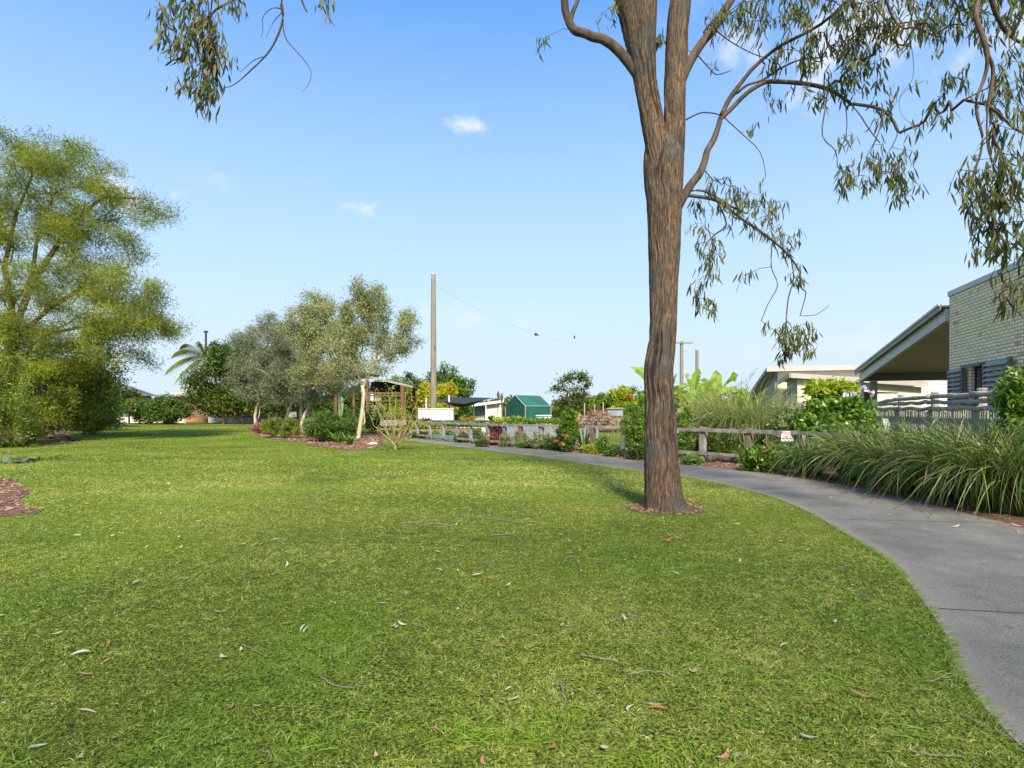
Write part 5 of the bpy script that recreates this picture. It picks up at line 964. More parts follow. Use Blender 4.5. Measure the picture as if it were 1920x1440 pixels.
gg = [o for o in COL.objects if o.get('label', '').startswith('low bright green leafy plant with one')][0]
flower('redpet', W(1438, 841, 12.4), .045, gg, rs)
B('ground_plant', 'small low green weedy plant at the base of the corner fence post', 1300, 871, 50, 14, 'bright', n=20, per=50, L=.06, w=.04, seed=73, cat='plant')
B('ground_plant', 'small pale climbing stem with leaves against the brown fence post', 1390, 866, 20, 44, 'bright', D=14.9, n=12, per=14, L=.08, w=.05, seed=74, cat='plant')
mb = MB(); mb.tube([G(1328, 868) + [0, .1, .06], G(1350, 868) + [0, .3, .12], G(1375, 869) + [0, .1, .08], G(1400, 871) + [0, 0, .05]], [.09, .1, .08, .05], 10); tag(mb.build('fallen_log', MT['limb']), 'short grey fallen log lying under the lower rail of the fence', 'log')
# tall ornamental grass
clump('tall_grass', 'large pale fountain-like grass clump behind the fence right of the gum trunk', GX(1385, 18.6), 2600, 2.9, .018, 'tallgrass', seed=11, spread=.6, out=.45, droop=.6, k=7, p=2.6)
clump('tall_grass', 'second pale grass clump leaning right toward the sign', GX(1440, 17.6), 1700, 2.5, .016, 'tallgrass', seed=12, spread=.5, out=.45, droop=.6, k=7, p=2.6)
mb = MB(); rs = np.random.RandomState(4)
for (x0, x1, y1) in ((1388, 1418, 690), (1400, 1412, 702), (1370, 1393, 715)):
    a, b = W(x0, 760, 18.4), W(x1, y1, 18.2); m_ = (a + b) / 2 + A([-.15, 0, .1]); mb.tube([a, m_, b], [.006, .004, .003], 4)
    n = 40; t = rs.random(n)[:, None]; C = m_ + (b - m_) * t; leaves(mb, C, rs, .07, .012, (.4, 0, .5), 1)
tag(mb.build('grass_plumes', MT['tallgrass']), 'thin seed plumes arching above the pale grass clumps', 'plant')
B('oleander', 'pale-leaved loose shrub between the grass and the grey side fence', 1466, 860, 60, 110, 'pale', D=16, n=60, per=60, L=.12, w=.03, seed=76, bias=(0, 0, .5), bw=1)
B('shrub', 'dark undergrowth shrub behind the lower rail below the pale grass', 1360, 856, 80, 46, 'dark', D=17.2, n=50, per=70, L=.14, w=.03, seed=77)
# banana plants
def banana(label, px, D, h, specs, seed):
    rs = np.random.RandomState(seed); b = GX(px, D); t = thing('banana_plant', label, 'banana plant', b); top = b + A([0, 0, h])
    mb = MB(); mb.tube([b, b + [.03, 0, h * .5], top], [.13, .1, .07], 10); mb.build('stem', MT['darkbark'], t, smooth=True)
    for (ex, ey, w_) in specs:
        e = W(ex, ey, D + rs.normal() * .4); L = np.linalg.norm(e - top); ctl = (top + e) / 2 + A([0, 0, .28 * L]); k = 22; u = np.linspace(0, 1, k)[:, None]
        c = (1 - u) ** 2 * top + 2 * u * (1 - u) * ctl + u * u * e; tg = unit(np.gradient(c, axis=0)); s_ = unit(np.cross(tg, A([0, 0, 1.]) + rs.normal(size=3) * .5)); up2 = np.cross(s_, tg)
        wd = 1.1 * w_ * np.interp(u[:, 0], [0, .15, .3, .75, 1], [.05, .12, .85, .9, .05]); mb = MB()
        for sg_ in (-1, 1):   # each half torn into strips
            i = 0
            while i < k - 1:
                j = min(k - 1, i + rs.randint(2, 6)); idx = np.arange(i, j + 1); dr = rs.normal() * .12 - .12
                inn = c[idx]; out_ = c[idx] + s_[idx] * sg_ * wd[idx, None] * .5 + A([0, 0, 1]) * dr * wd[idx, None] + up2[idx] * .12 * wd[idx, None]; n = len(idx)
                cc_ = np.zeros((2 * n, 3)); cc_[:, 0] = rs.random(); mb.add(np.vstack([inn, out_]), [(q, q + 1, n + q + 1, n + q) for q in range(n - 1)], cc_); i = j
        mb.tube(c, np.linspace(.022, .006, k), 4, .9); mb.build('leaf', MT['banana'], t)
banana('banana plant with a tall upright leaf beside the gum trunk', 1245, 22, 1.8, [(1182, 688, .42), (1200, 740, .4), (1290, 720, .45), (1272, 752, .4), (1330, 730, .36), (1270, 700, .4), (1310, 745, .4), (1230, 770, .4)], 1)
banana('banana plant with broad torn leaves in the middle of the clump', 1300, 21, 1.9, [(1283, 702, .42), (1250, 735, .45), (1336, 712, .45), (1350, 740, .45), (1275, 765, .4), (1320, 775, .4), (1310, 690, .4)], 2)
banana('banana plant whose leaf reaches right toward the house roof', 1345, 20.5, 1.9, [(1384, 702, .36), (1395, 735, .34), (1325, 712, .34), (1360, 725, .36), (1342, 694, .4), (1310, 725, .42), (1370, 745, .45), (1400, 760, .4), (1330, 770, .4), (1300, 742, .4)], 3)
banana('banana plant low in front of the others with drooping leaves', 1305, 19.6, 1.2, [(1270, 735, .4), (1340, 738, .4), (1262, 775, .4), (1350, 772, .4), (1318, 722, .36), (1290, 728, .36), (1330, 790, .36)], 5)
B('shrub', 'yellow-green mixed shrub under the banana leaves', 1320, 850, 120, 84, 'lime', D=22.5, n=80, per=80, L=.14, w=.06, seed=78)
# hibiscus
B('hibiscus', 'large glossy green hibiscus bush with pale purple flowers before the house', 1572, 880, 160, 146, 'bright', D=15.2, n=190, per=95, L=.13, w=.075, seed=79, bendz=0, depth=1.8)
hb = [o for o in COL.objects if o.get('label', '').startswith('large glossy green hib')][0]
for x, y in ((1600, 738), (1618, 727), (1633, 736), (1585, 741)): flower('purple', W(x, y, 14.4), .085, hb, rs)
B('papaya', 'flat-topped lime-green leafy plant rising above the hibiscus', 1562, 860, 110, 148, 'lime', D=15.8, n=36, per=50, L=.2, w=.07, seed=80, shape=.82, cat='tree', bias=(0, 0, -.2), bw=.4)
B('creeper', 'leafy creeper on the end of the picket fence with a purple flower', 1648, 800, 40, 50, 'mid', D=18, n=20, per=40, L=.1, w=.06, seed=81, shape=.4)
B('citrus_tree', 'young glossy tree with bright leaves in front of the brick wall', 1914, 900, 92, 300, 'bright', D=8.6, n=90, per=34, L=.085, w=.04, seed=82, shape=.3, cat='tree', bark='darkbark', depth=.7)

# strappy tussocks right of the path
T_ = [(1518, 12.2, .35, 'round strappy tussock nearest the sign, drooping over the path edge', .98), (1604, 11.2, .4, 'strappy tussock second from the sign', 1.2), (1640, 10.6, .4, 'strappy tussock third from the sign, below the picket fence end', 1.3), (1700, 9.6, .45, 'dense strappy tussock leaning left over the path', 1.35), (1770, 8.8, .45, 'strappy tussock with long blades trailing on the path', 1.4),
      (1845, 8.1, .45, 'strappy tussock before the young glossy tree', 1.45), (1925, 7.6, .4, 'strappy tussock at the right frame edge', 1.45), (1740, 10.8, .45, 'upright strappy tussock in the back row below the pickets', 1.12), (1830, 9.8, .45, 'tall strappy tussock in the back row below the brick wall', 1.2), (1910, 9.0, .45, 'tall strappy tussock in the back row at the right edge', 1.35), (1660, 12.2, .4, 'strappy tussock behind the others beside the hibiscus', 1.05)]
for i, (x, D, sp_, l, L) in enumerate(T_):
    clump('strappy_tussock', l, GX(x, D), 900, L * 1.26, .015, 'lomandra', seed=100 + i, spread=sp_ * .6, out=.44, droop=.7, k=9, p=2.6, lean=(.02, -.03), group='strappy tussocks beside the path', var=.32)
B('shrub', 'leafy shrub among the tussocks below the young glossy tree', 1890, 930, 80, 110, 'mid', D=8.9, n=40, per=40, L=.07, w=.035, seed=83)

# ------------------------------------------------------------------ things behind the fence
polysheet('garden_lawn', [(-6, 30), (2.5, 22), (6, 18), (12, 18), (22, 30), (10, 60), (-30, 60)], .004, MT['lawn'], 'bright lawn between the fence and the garden beds')
def raised(label, px, D, w, d, h, rz, mat='hose', fill='mid'):
    b = GX(px, D); t = thing('raised_garden_bed', label, 'garden bed', b); ca, sa = math.cos(rz), math.sin(rz); R_ = lambda x, y, z: b + A([ca * x - sa * y, sa * x + ca * y, z])
    mb = MB(); n = int(w / .06)
    for (s0, s1) in (((-w / 2, -d / 2), (w / 2, -d / 2)), ((w / 2, -d / 2), (w / 2, d / 2)), ((w / 2, d / 2), (-w / 2, d / 2)), ((-w / 2, d / 2), (-w / 2, -d / 2))):
        L = math.hypot(s1[0] - s0[0], s1[1] - s0[1]); k = max(4, int(L / .05)); V = []
        nx, ny = (s1[1] - s0[1]) / L, -(s1[0] - s0[0]) / L
        for i in range(k + 1):
            u = i / k; q = .02 * (i % 2); V += [R_(s0[0] + (s1[0] - s0[0]) * u + nx * q, s0[1] + (s1[1] - s0[1]) * u + ny * q, z) for z in (0, h)]
        mb.add(V, [(2 * i, 2 * i + 2, 2 * i + 3, 2 * i + 1) for i in range(k)])
    mb.build('side_panel', MT[mat], t); mb = MB(); mb.add([R_(-w / 2, -d / 2, h - .06), R_(w / 2, -d / 2, h - .06), R_(w / 2, d / 2, h - .06), R_(-w / 2, d / 2, h - .06)], [(0, 1, 2, 3)]); mb.build('soil_top', MT['soil'], t)
    if fill:
        rs = np.random.RandomState(int(px)); n = int(700 * w); q = rs.random((n, 2)) - .5; C = np.stack([R_(x * w, y * d, h + .1 + rs.random() * .22) for x, y in q]); mb = MB(); leaves(mb, C, rs, .12, .05, (0, 0, 1), .6); mb.build('vegetables', MT[fill], t)
raised('grey corrugated raised bed behind the fence left of the tall narrow bush', 1000, 24.5, 2.2, 1.0, .72, -.1, 'hose', 'bright')
raised('grey corrugated raised bed behind the sword-leaved plant', 1085, 22.8, 1.5, 1.0, .7, -.1, 'hose', None)
raised('pale raised bed of vegetables behind the fence posts by the shed', 900, 31, 3.0, 1.0, .5, -.1, 'cream', 'mid')
raised('cream raised bed behind the fence below the green net house', 955, 28, 1.6, 1, .7, -.1, 'cream', 'lime')
raised('low timber-sided bed behind the first fence posts', 815, 31, 2.6, 1, .4, -.1, 'timber', 'lime')
raised('timber bed behind the fence under the shade sail', 868, 29, 1.6, 1, .5, -.1, 'timber_br', 'mid')
mb = MB(); a, b = GX(800, 27.9), GX(900, 24.2); mb.bar(a + [0, .25, .13], b + [0, .25, .13], .015, .26); a, b = GX(975, 22.2), GX(1165, 19.2); mb.bar(a + [0, .25, .15], b + [0, .25, .15], .015, .14); tag(mb.build('teal_edging', MT['teal']), 'strip of teal edging mesh along the foot of the fence', 'edging')
t = thing('water_barrel', 'dark post-like tap stand between the grey raised beds', 'tap', GX(1015, 21.9)); mb = MB(); mb.tube([GX(1015, 21.9), GX(1016, 21.9) + [0, 0, .85]], [.09, .07], 10); mb.build('post', MT['dkmetal'], t); mb = MB(); mb.tube([GX(1016, 21.8) + [0, 0, .8], GX(1013, 21.8) + [0, -.1, .78], GX(1012, 21.8) + [0, -.12, .68]], [.025, .025, .02], 6); mb.build('spout', MT['zinc'], t)
# brush pile
rs = np.random.RandomState(55); mb = MB(); c0 = GX(1118, 38)
P0 = c0 + rs.normal(size=(1300, 3)) * A([1.15, .8, .1]) + A([0, 0, .9]) ; P0[:, 2] = np.abs(rs.random(1300)) * (1.75 - 1.0 * np.abs(P0[:, 0] - c0[0]) / 2.2); P0[:, 2] = np.clip(P0[:, 2] * .72, .05, 1.3)
d = unit(rs.normal(size=(1300, 3)) * A([1, 1, .35])); ribbons(mb, P0, d, .5 + .6 * rs.random(1300), .05, unit(np.cross(d, rdir(rs, 1300))), None, 2)
leaves(mb, P0[:900] + [0, 0, .1], rs, .25, .1); t = thing('brush_pile', 'heap of reddish brown cut branches held by timber stakes', 'brush pile', c0); mb.build('branches', MT['dead'], t)
mb = MB()
for x, y in ((1096, 756), (1115, 758), (1131, 754)): mb.tube([GX(x, 39), W(x, y, 39)], [.04, .035], 6)
mb.build('stake', MT['palebark'], t); mb = MB(); mb.bar(W(1085, 786, 37), W(1165, 788, 37), .05, .12); mb.bar(W(1085, 793, 37), W(1165, 794, 37), .05, .12)
for x in (1092, 1120, 1145, 1158): mb.bar(GX(x, 36.9), W(x, 782, 36.9), .1, .06, up=(0, 1, 0))
mb.bar(W(1112, 782, 36.5), W(1126, 797, 36.5), .06, .06); mb.build('timber_frame', MT['timber'], t)
mb = MB(); vbox(mb, 1140, 1168, 767, 780, 40, 2); vbox(mb, 1138, 1170, 765, 767, 39.9, 2.2); tag(mb.build('grey_hut', MT['hose']), 'low grey hut behind the brush pile', 'hut')
mb = MB(); vbox(mb, 1262, 1284, 778, 812, 24, 1); vbox(mb, 1260, 1286, 776, 778, 23.9, 1.2); tag(mb.build('garden_cabinet', MT['white']), 'small pale cabinet half hidden behind the red-bloomed shrub', 'cabinet')
for x, y, w_, h_, lf, D, l, sd_ in [(700, 806, 60, 44, 'mid', 36, 'leafy garden shrub behind the bench', 301), (735, 804, 60, 56, 'lime', 37, 'lime green garden shrub below the pavilion', 302), (765, 806, 44, 40, 'oliveyel', 36.5, 'olive garden shrub left of the white ribbed bed', 303), (712, 806, 50, 60, 'pale', 39, 'pale airy garden shrub before the pavilion posts', 304),
        (857, 800, 26, 36, 'bright', 38, 'bright broad-leaved plant right of the white ribbed bed', 305), (876, 800, 30, 34, 'orange', 36, 'orange and green shrub before the pale shed', 306), (925, 800, 30, 28, 'mid', 41, 'round green shrub in front of the pale shed', 307), (604, 798, 40, 40, 'bright', 46, 'bright leafy shrub between the olive trunks', 308), (650, 800, 50, 50, 'mid', 47, 'green shrub behind the mounded island shrub', 309), (1060, 800, 40, 34, 'lime', 34, 'yellow-green vegetable bush before the brush pile', 310),
        (968, 800, 34, 44, 'lime', 31, 'thin yellowish sapling before the green net house', 311)]:
    bush('garden_shrub', l, x, y, w_, h_, lf, D=D, n=36, per=60, L=.16, w=.07, seed=sd_, cat='shrub')
# background trees
for i, (x, y0, w_, h_, lf, D, l, kw) in enumerate([
    (725, 780, 74, 96, 'oliveyel', 62, 'olive-green tree behind the pavilion roof', {}), (765, 790, 90, 104, 'dark', 66, 'dark green tree between the pavilion and the tall pole', {}), (800, 790, 60, 80, 'yellow', 56, 'bright yellow-green tree just left of the tall pole', {}), (838, 790, 50, 90, 'yellow', 57, 'yellow-green tree just right of the tall pole', dict()),
    (655, 792, 110, 84, 'dark', 62, 'dark tree behind the pavilion and the olive trunks', {}), (822, 785, 96, 112, 'dark', 70, 'dark tree crown rising behind the tall pole', {}), (856, 785, 80, 110, 'mid', 66, 'dark green pointed tree behind the shade sail', {}), (1135, 780, 60, 60, 'oliveyel', 72, 'olive tree behind the brush pile', {}), (1100, 780, 60, 58, 'dark', 76, 'dark tree low behind the lime topped bush', {}),
    (1172, 780, 66, 66, 'lime', 70, 'yellowish tree left of the gum trunk in the distance', {}), (1215, 785, 60, 66, 'oliveyel', 74, 'distant tree hidden behind the gum trunk', {}), (1395, 780, 66, 66, 'lime', 62, 'distant yellow-green tree above the pale grass', {}), (1425, 780, 40, 52, 'oliveyel', 64, 'small distant tree by the house roof corner', {}), (1340, 790, 90, 50, 'oliveyel', 60, 'low distant tree behind the banana leaves', {})]):
    bush('background_tree', l, x, y0, w_, h_ + 2, lf, D=D, cat='tree', n=70, per=95, L=.34, w=.14, seed=200 + i, shape=.08, **kw)
tree('scraggly_tree', 'sparse dark tree with open branches rising above the other distant trees', 'tree', GX(1068, 52), [([GX(1070, 52), W(1068, 770, 52), W(1062, 750, 52), W(1064, 735, 52)], [.14, .12, .1, .08])],
     L_([(1060, 712, 20, 9, 14), (1085, 705, 22, 10, 14), (1045, 728, 18, 9, 10), (1085, 730, 26, 14, 14), (1050, 750, 22, 12, 12), (1104, 715, 14, 10, 6), (1075, 750, 24, 14, 14)], 52, .9), 'dark', 'darkbark', L=.22, w=.1, per=34, spread=.2, seed=90, shell=.2, lenw=.2)
# far ground-hugging tree line closing the horizon
rs = np.random.RandomState(77); mb = MB(); n = 52000; x = rs.random(n) * 330 - 170; y = 110 + rs.random(n) * 22 + np.abs(x) * .12; hh = 2.0 + 2.6 * vnoise(x, y * 0, .12, 31) + 1.3 * vnoise(x, y * 0, .6, 32); z = rs.random(n) ** .7 * hh
leaves(mb, np.c_[x, y, z], rs, .9, .5, k=1); tag(mb.build('far_treeline', MT['dark']), 'distant line of dark trees along the horizon', kind='stuff')
for (x, yt, D, cr, l) in ((1278, 640, 60, True, 'distant timber power pole with a cross arm right of the gum trunk'), (1307, 657, 62, False, 'distant bare timber pole right of the cross-armed one')):
    t = thing('power_pole', l, 'power pole', GX(x, D)); mb = MB(); mb.tube([GX(x, D), W(x, yt, D)], [.22, .17], 10); mb.build('pole', MT['pole'], t)
    if cr:
        mb = MB(); mb.bar(W(1268, 643, D - .2), W(1299, 643, D - .2), .12, .12); mb.build('cross_arm', MT['pole'], t); mb = MB()
        for xx in (1270, 1275, 1284, 1290, 1296): mb.tube([W(xx, 642, D - .2), W(xx, 640, D - .2)], [.06, .04], 6)
        mb.bar(W(1278, 657, D), W(1284, 660, D), .08, .08); mb.build('insulators', MT['grey'], t)
    else: mb = MB(); mb.tube([W(x, yt, D), W(x, yt - .8, D)], [.19, .19], 8); mb.build('cap', MT['zinc'], t)

# ------------------------------------------------------------------ houses on the right
U = A([.287, .958, 0]); V_ = A([.958, -.287, 0])
class Fr:
    def __init__(s, o): s.o = A([*o, 0.])
    def p(s, u, v, z): return s.o + U * u + V_ * v + A([0, 0, z])
    def box(s, mb, u0, u1, v0, v1, z0, z1): return mb.hexa([s.p(u0, v0, z0), s.p(u0, v1, z0), s.p(u1, v1, z0), s.p(u1, v0, z0), s.p(u0, v0, z1), s.p(u0, v1, z1), s.p(u1, v1, z1), s.p(u1, v0, z1)])
    def roof(s, mb, u0, u1, v0, v1, z0, z1, th, z0b=None, z1b=None):   # z0 at u0, z1 at u1 ; optional heights at v1
        z0b = z0 if z0b is None else z0b; z1b = z1 if z1b is None else z1b
        return mb.hexa([s.p(u0, v0, z0 - th), s.p(u0, v1, z0b - th), s.p(u1, v1, z1b - th), s.p(u1, v0, z1 - th), s.p(u0, v0, z0), s.p(u0, v1, z0b), s.p(u1, v1, z1b), s.p(u1, v0, z1)])
F1 = Fr((14.6, 19)); HT = 5.2
h = thing('brick_house', 'cream brick house with louvred window screens and a raking verandah roof', 'house', (14.6, 19, 0))
mb = MB(); w0, w1 = -2.33, -1.47
for (u0, u1, z0, z1) in ((-10, w0, 0, HT), (w1, 0, 0, HT), (w0, w1, 0, 1.0), (w0, w1, 2.75, HT)): F1.box(mb, u0, u1, 0, .25, z0, z1)
F1.box(mb, -.25, 0, .25, 7, 0, HT); wl = mb.build('brick_wall', MT['brick'], h)
mb = MB(); F1.box(mb, -10.05, .03, -.04, .3, HT + .003, HT + .17); F1.box(mb, -.3, .03, .3, 7, HT + .003, HT + .17); mb.build('parapet_cap', MT['ltgrey'], h)
mb = MB(); F1.box(mb, w0 - .0, w0 + .05, .1, .16, 1, 2.75); F1.box(mb, w1 - .05, w1, .1, .16, 1, 2.75); F1.box(mb, w0 + .05, w1 - .05, .1, .16, 2.68, 2.75); F1.box(mb, w0 + .05, w1 - .05, .1, .16, 1, 1.07); F1.box(mb, (w0 + w1) / 2 - .02, (w0 + w1) / 2 + .02, .1, .16, 1.07, 2.68); wf = mb.build('window', MT['dkmetal'], h)
mb = MB(); F1.box(mb, w0 + .05, w1 - .05, .125, .135, 1.07, 2.68); mb.build('pane', MT['glass'], wf)
mb = MB(); F1.box(mb, w0, w1, .5, .6, .8, 2.8); mb.build('curtain', MT['hose'], wf)
def screen(u0, u1, z0, z1):
    mb = MB(); o_ = -.13
    F1.box(mb, u0, u0 + .07, o_ - .05, o_ + .05, z0, z1 + .05); F1.box(mb, u1 - .07, u1, o_ - .05, o_ + .05, z0, z1)
    s_ = mb.build('window_screen', MT['dkgrey'], h); k = 9; mb = MB()
    for i in range(k):
        z = z0 + (z1 - z0) * (i + .1) / k; dz = (z1 - z0) / k
        mb.hexa([F1.p(u0 + .07, o_ - .09, z), F1.p(u0 + .07, o_ - .075, z), F1.p(u1 - .07, o_ - .075, z), F1.p(u1 - .07, o_ - .09, z), F1.p(u0 + .07, o_ + .02, z + dz), F1.p(u0 + .07, o_ + .035, z + dz), F1.p(u1 - .07, o_ + .035, z + dz), F1.p(u1 - .07, o_ + .02, z + dz)])
    mb.build('louvres', MT['grey'], s_); 
    for ub in (u0, u1 - .05): mb = MB(); F1.box(mb, ub, ub + .05, o_ + .05, 0, z1 - .1, z1 - .04); mb.build('bracket', MT['grey'], s_)
screen(-1.32, -.32, 1.5, 2.75); screen(-4.0, -2.6, 1.5, 2.8)
mb = MB(); F1.box(mb, w0 - .15, w1 + .1, -.2, -.13, 2.72, 2.82); F1.box(mb, w0 - .15, w0 - .1, -.13, 0, 2.72, 2.82); F1.box(mb, -2.45, -2.33, -.2, 0, 1.4, 1.5); mb.build('screen_track', MT['dkgrey'], h)
z0_, z1_ = 4.93, 3.36
mb = MB(); F1.roof(mb, .04, 9.9, -.2, 7, z0_, z1_, .05); rf = mb.build('verandah_roof', MT['ltgrey'], h)
mb = MB(); F1.roof(mb, .04, 9.9, -.26, -.203, z0_ + .04, z1_ + .04, .2); mb.build('gutter', MT['grey'], rf)
mb = MB(); F1.roof(mb, .04, 9.9, -.3, -.262, z0_ + .07, z1_ + .07, .08); mb.build('gutter_lip', MT['ltgrey'], rf)
mb = MB(); F1.roof(mb, .04, 9.7, -.1, .05, z0_ - .12, z1_ - .12, .4); mb.build('rake_beam', MT['ltgrey'], h)
mb = MB(); F1.roof(mb, .04, 9.7, .055, 7, z0_ - .11, z1_ - .11, .03); mb.build('soffit', MT['soffit'], h)
mb = MB(); F1.box(mb, 9.55, 9.75, .06, 7, z1_ - .5, z1_ - .145); mb.build('eave_beam', MT['dkgrey'], h)
mb = MB(); F1.box(mb, 9.6, 9.8, -.1, .08, 0, z1_ - .42); mb.build('verandah_post', MT['ltgrey'], h); mb = MB(); F1.box(mb, 9.4, 9.58, .3, .6, 0, z1_ - .52); mb.build('inner_post', MT['grey'], h)

F3 = Fr((19.6, 34.0))
h = thing('white_house', 'white-walled house with a grey boarded upper strip seen through the verandah', 'house', F3.o)
mb = MB(); F3.box(mb, 0, 6, 1.5, 14, 0, 2.3); mb.build('wall', MT['white'], h); mb = MB()
for i in range(5): q = .2 * i; mb.hexa([F3.p(-.03, 3.0, 2.32 + q), F3.p(-.03, 7.6, 2.32 + q), F3.p(.1, 7.6, 2.32 + q), F3.p(.1, 3, 2.32 + q), F3.p(0, 3, 2.51 + q), F3.p(0, 7.6, 2.51 + q), F3.p(.1, 7.6, 2.51 + q), F3.p(.1, 3, 2.51 + q)])
mb.build('boarding', MT['ltgrey'], h); mb = MB(); F3.box(mb, -.1, 0.3, 7.65, 8.4, 0, 3.4); mb.build('pier', MT['white'], h); mb = MB(); F3.box(mb, -.8, 6, 8.45, 13, 2.55, 2.75); mb.build('porch_roof', MT['grey'], h)

F2 = Fr((16.2, 35))
h = thing('boarded_house', 'far house with grey weatherboards, cream rendered walls and two low skillion roofs', 'house', F2.o)
zt, zb = 3.98, 2.72
mb = MB(); F2.roof(mb, -.5, 9.4, -.5, 9, zt + .06, zb, .05); rf = mb.build('roof', MT['fascia'], h)
mb = MB(); F2.roof(mb, -.5, 9.4, -.56, -.503, zt + .07, zb + .01, .22); F2.box(mb, -.56, -.502, -.56, 9, zt - .2, zt + .1); mb.build('fascia', MT['fascia'], rf)
mb = MB(); F2.roof(mb, -.48, 9.3, -.49, 8.9, zt - .02, zb - .09, .04); mb.build('soffit', MT['soffit'], h)
mb = MB(); k = 15
for i in range(k):
    z = 1.6 + i * .17
    if z > zt - .25: break
    ue = min(8.8, (zt - .2 - z) / ((zt - zb) / 9.9)); z2 = z + .17
    if ue > .6: mb.hexa([F2.p(0.1, -.03, z), F2.p(.1, .1, z), F2.p(ue, .1, z), F2.p(ue, -.03, z), F2.p(.1, 0, z2), F2.p(.1, .1, z2), F2.p(ue, .1, z2), F2.p(ue, 0, z2)])
mb.build('weatherboards', MT['weatherboard'], h)
mb = MB(); F2.box(mb, 0, .12, 0.12, 8.6, 0, zt - .2); F2.box(mb, .13, 8.8, .12, .3, 0, 1.58); mb.build('wall', MT['cream'], h)
F4 = Fr((15.55, 31)); 
mb = MB(); F4.roof(mb, -.3, 3.6, -.4, 6.0, 3.42, 3.2, .06, 2.85, 2.7); pr_ = mb.build('carport_roof', MT['fascia'], h)
mb = MB(); mb.hexa([F4.p(-.36, -.4, 3.18), F4.p(-.36, 6.0, 2.62), F4.p(-.303, 6, 2.62), F4.p(-.303, -.4, 3.18), F4.p(-.36, -.4, 3.44), F4.p(-.36, 6, 2.88), F4.p(-.303, 6, 2.88), F4.p(-.303, -.4, 3.44)]); F4.roof(mb, -.3, 3.6, -.46, -.402, 3.44, 3.22, .24); mb.build('fascia', MT['fascia'], pr_)
mb = MB(); mb.hexa([F4.p(0, 0, 2.55), F4.p(0, 5.8, 2.3), F4.p(.15, 5.8, 2.3), F4.p(.15, 0, 2.55), F4.p(0, 0, 3.12), F4.p(0, 5.8, 2.62), F4.p(.15, 5.8, 2.62), F4.p(.15, 0, 3.12)]); F4.box(mb, 0, .15, 0, .75, 0, 2.54); F4.box(mb, 0, .15, 3.6, 5.8, 0, 2.29); mb.build('carport_wall', MT['cream'], h); mb = MB(); F4.box(mb, 3.3, 3.45, -.1, 5.8, 0, 2.5); mb.build('carport_back', MT['dkgrey'], h)  # back wall coloured dark to stand in for shade inside the carport
for u0_, u1_ in ((1.2, 3.6), (4.2, 7.4)): mb = MB(); F2.box(mb, u0_, u1_, .06, .118, .9, 2.2); mb.build('window', MT['dark_in'], h)  # near-black boxes on the wall stand in for the shaded openings

mb = MB(); F4.box(mb, .155, 3.2, -.02, .12, 2.45, 3.1); 
mb.build('side_boards', MT['weatherboard'], h)
mb = MB(); F4.box(mb, 1.3, 1.6, -.05, .2, 0, 2.44); F4.box(mb, 3.0, 3.25, -.05, .2, 0, 2.44); mb.build('pillar', MT['white'], h)
# slatted side fence and gate panel between the pale shrub and the hibiscus
f = thing('slatted_fence', 'grey slatted fence panel with a post left of the hibiscus', 'fence', GX(1480, 24)); mb = MB()
for i, zz in enumerate((1.62, 1.45, 1.28, 1.1, .9, .7)): mb.bar(GX(1425, 25) + [0, 0, zz], GX(1494, 23.5) + [0, 0, zz], .03, .1)
mb.build('slats', MT['picket'], f); mb = MB()
for i in range(8): q = GX(1488 + i * 3.6, 22.5 - i * .1); mb.bar(q, q + [0, 0, 1.5], .055, .03, up=(0, 1, 0))
mb.build('palings', MT['picket'], f); mb = MB(); mb.box(GX(1497, 23) + [0, 0, .85], (.3, .2, 1.75)); mb.build('post', MT['timber'], f); mb = MB()
for zz in (1.5, 1.36, 1.22): mb.bar(GX(1503, 22.4) + [0, 0, zz], GX(1560, 20.6) + [0, 0, zz], .03, .08)
mb.build('rails', MT['picket'], f)
# picket fence with log rails
pf = thing('picket_fence', 'grey picket fence topped by weathered log rails below the brick house', 'fence', GX(1770, 13))
a, b = A([12.3, 19.3, 0]), A([8.3, 7.2, 0]); d = unit(b - a); L = np.linalg.norm(b - a); nn = A([-d[1], d[0], 0]); rs = np.random.RandomState(6)
if nn[0] > 0: nn = -nn
mb = MB(); n = int(L / .115)
for i in range(n):
    c = a + d * i * .115; z = 1.4 + rs.normal() * .012 ; c = c + nn * .03; mb.bar(c + [0, 0, .1], c + [0, 0, z] + d * rs.normal() * .01, .07, .02, up=nn)
mb.build('pickets', MT['picket'], pf)
mb = MB(); mb.bar(a + [0, 0, .5], b + [0, 0, .5], .05, .09); mb.bar(a + [0, 0, 1.2], b + [0, 0, 1.2], .05, .09); mb.build('stringer', MT['picket'], pf)
for zz, r_ in ((1.74, .055), (1.6, .05), (1.45, .05)):
    for k in range(5):
        p0 = a + d * (L * k / 5 - .15); p1 = a + d * (L * (k + 1) / 5 + .15); off = nn * (.06 + .04 * (k % 2)); z_ = zz - (.1 if (k == 0 and zz > 1.7) else 0); t = np.linspace(0, 1, 9)[:, None]
        P_ = p0 + (p1 - p0) * t + off; P_[:, 2] = z_ + (.1 * t[:, 0] if (k == 0 and zz > 1.7) else 0) + rs.normal(size=9) * .012; mb = MB(); mb.tube(P_, r_ * (1 + rs.normal(size=9) * .06), 9); mb.build('log_rail', MT['log'], pf, smooth=True)
for k in range(1, 6):
    c = a + d * (L * k / 5) ; mb = MB(); mb.tube([c - nn * .04, c - nn * .04 + [0, 0, 1.84]], [.09, .085], 10); mb.build('post', MT['log'], pf)
    mb = MB(); mb.tube([c - nn * .04 + [0, 0, 1.845], c - nn * .04 + [0, 0, 1.88]], [.1, .09], 10); mb.build('post_cap', MT['log'], pf)
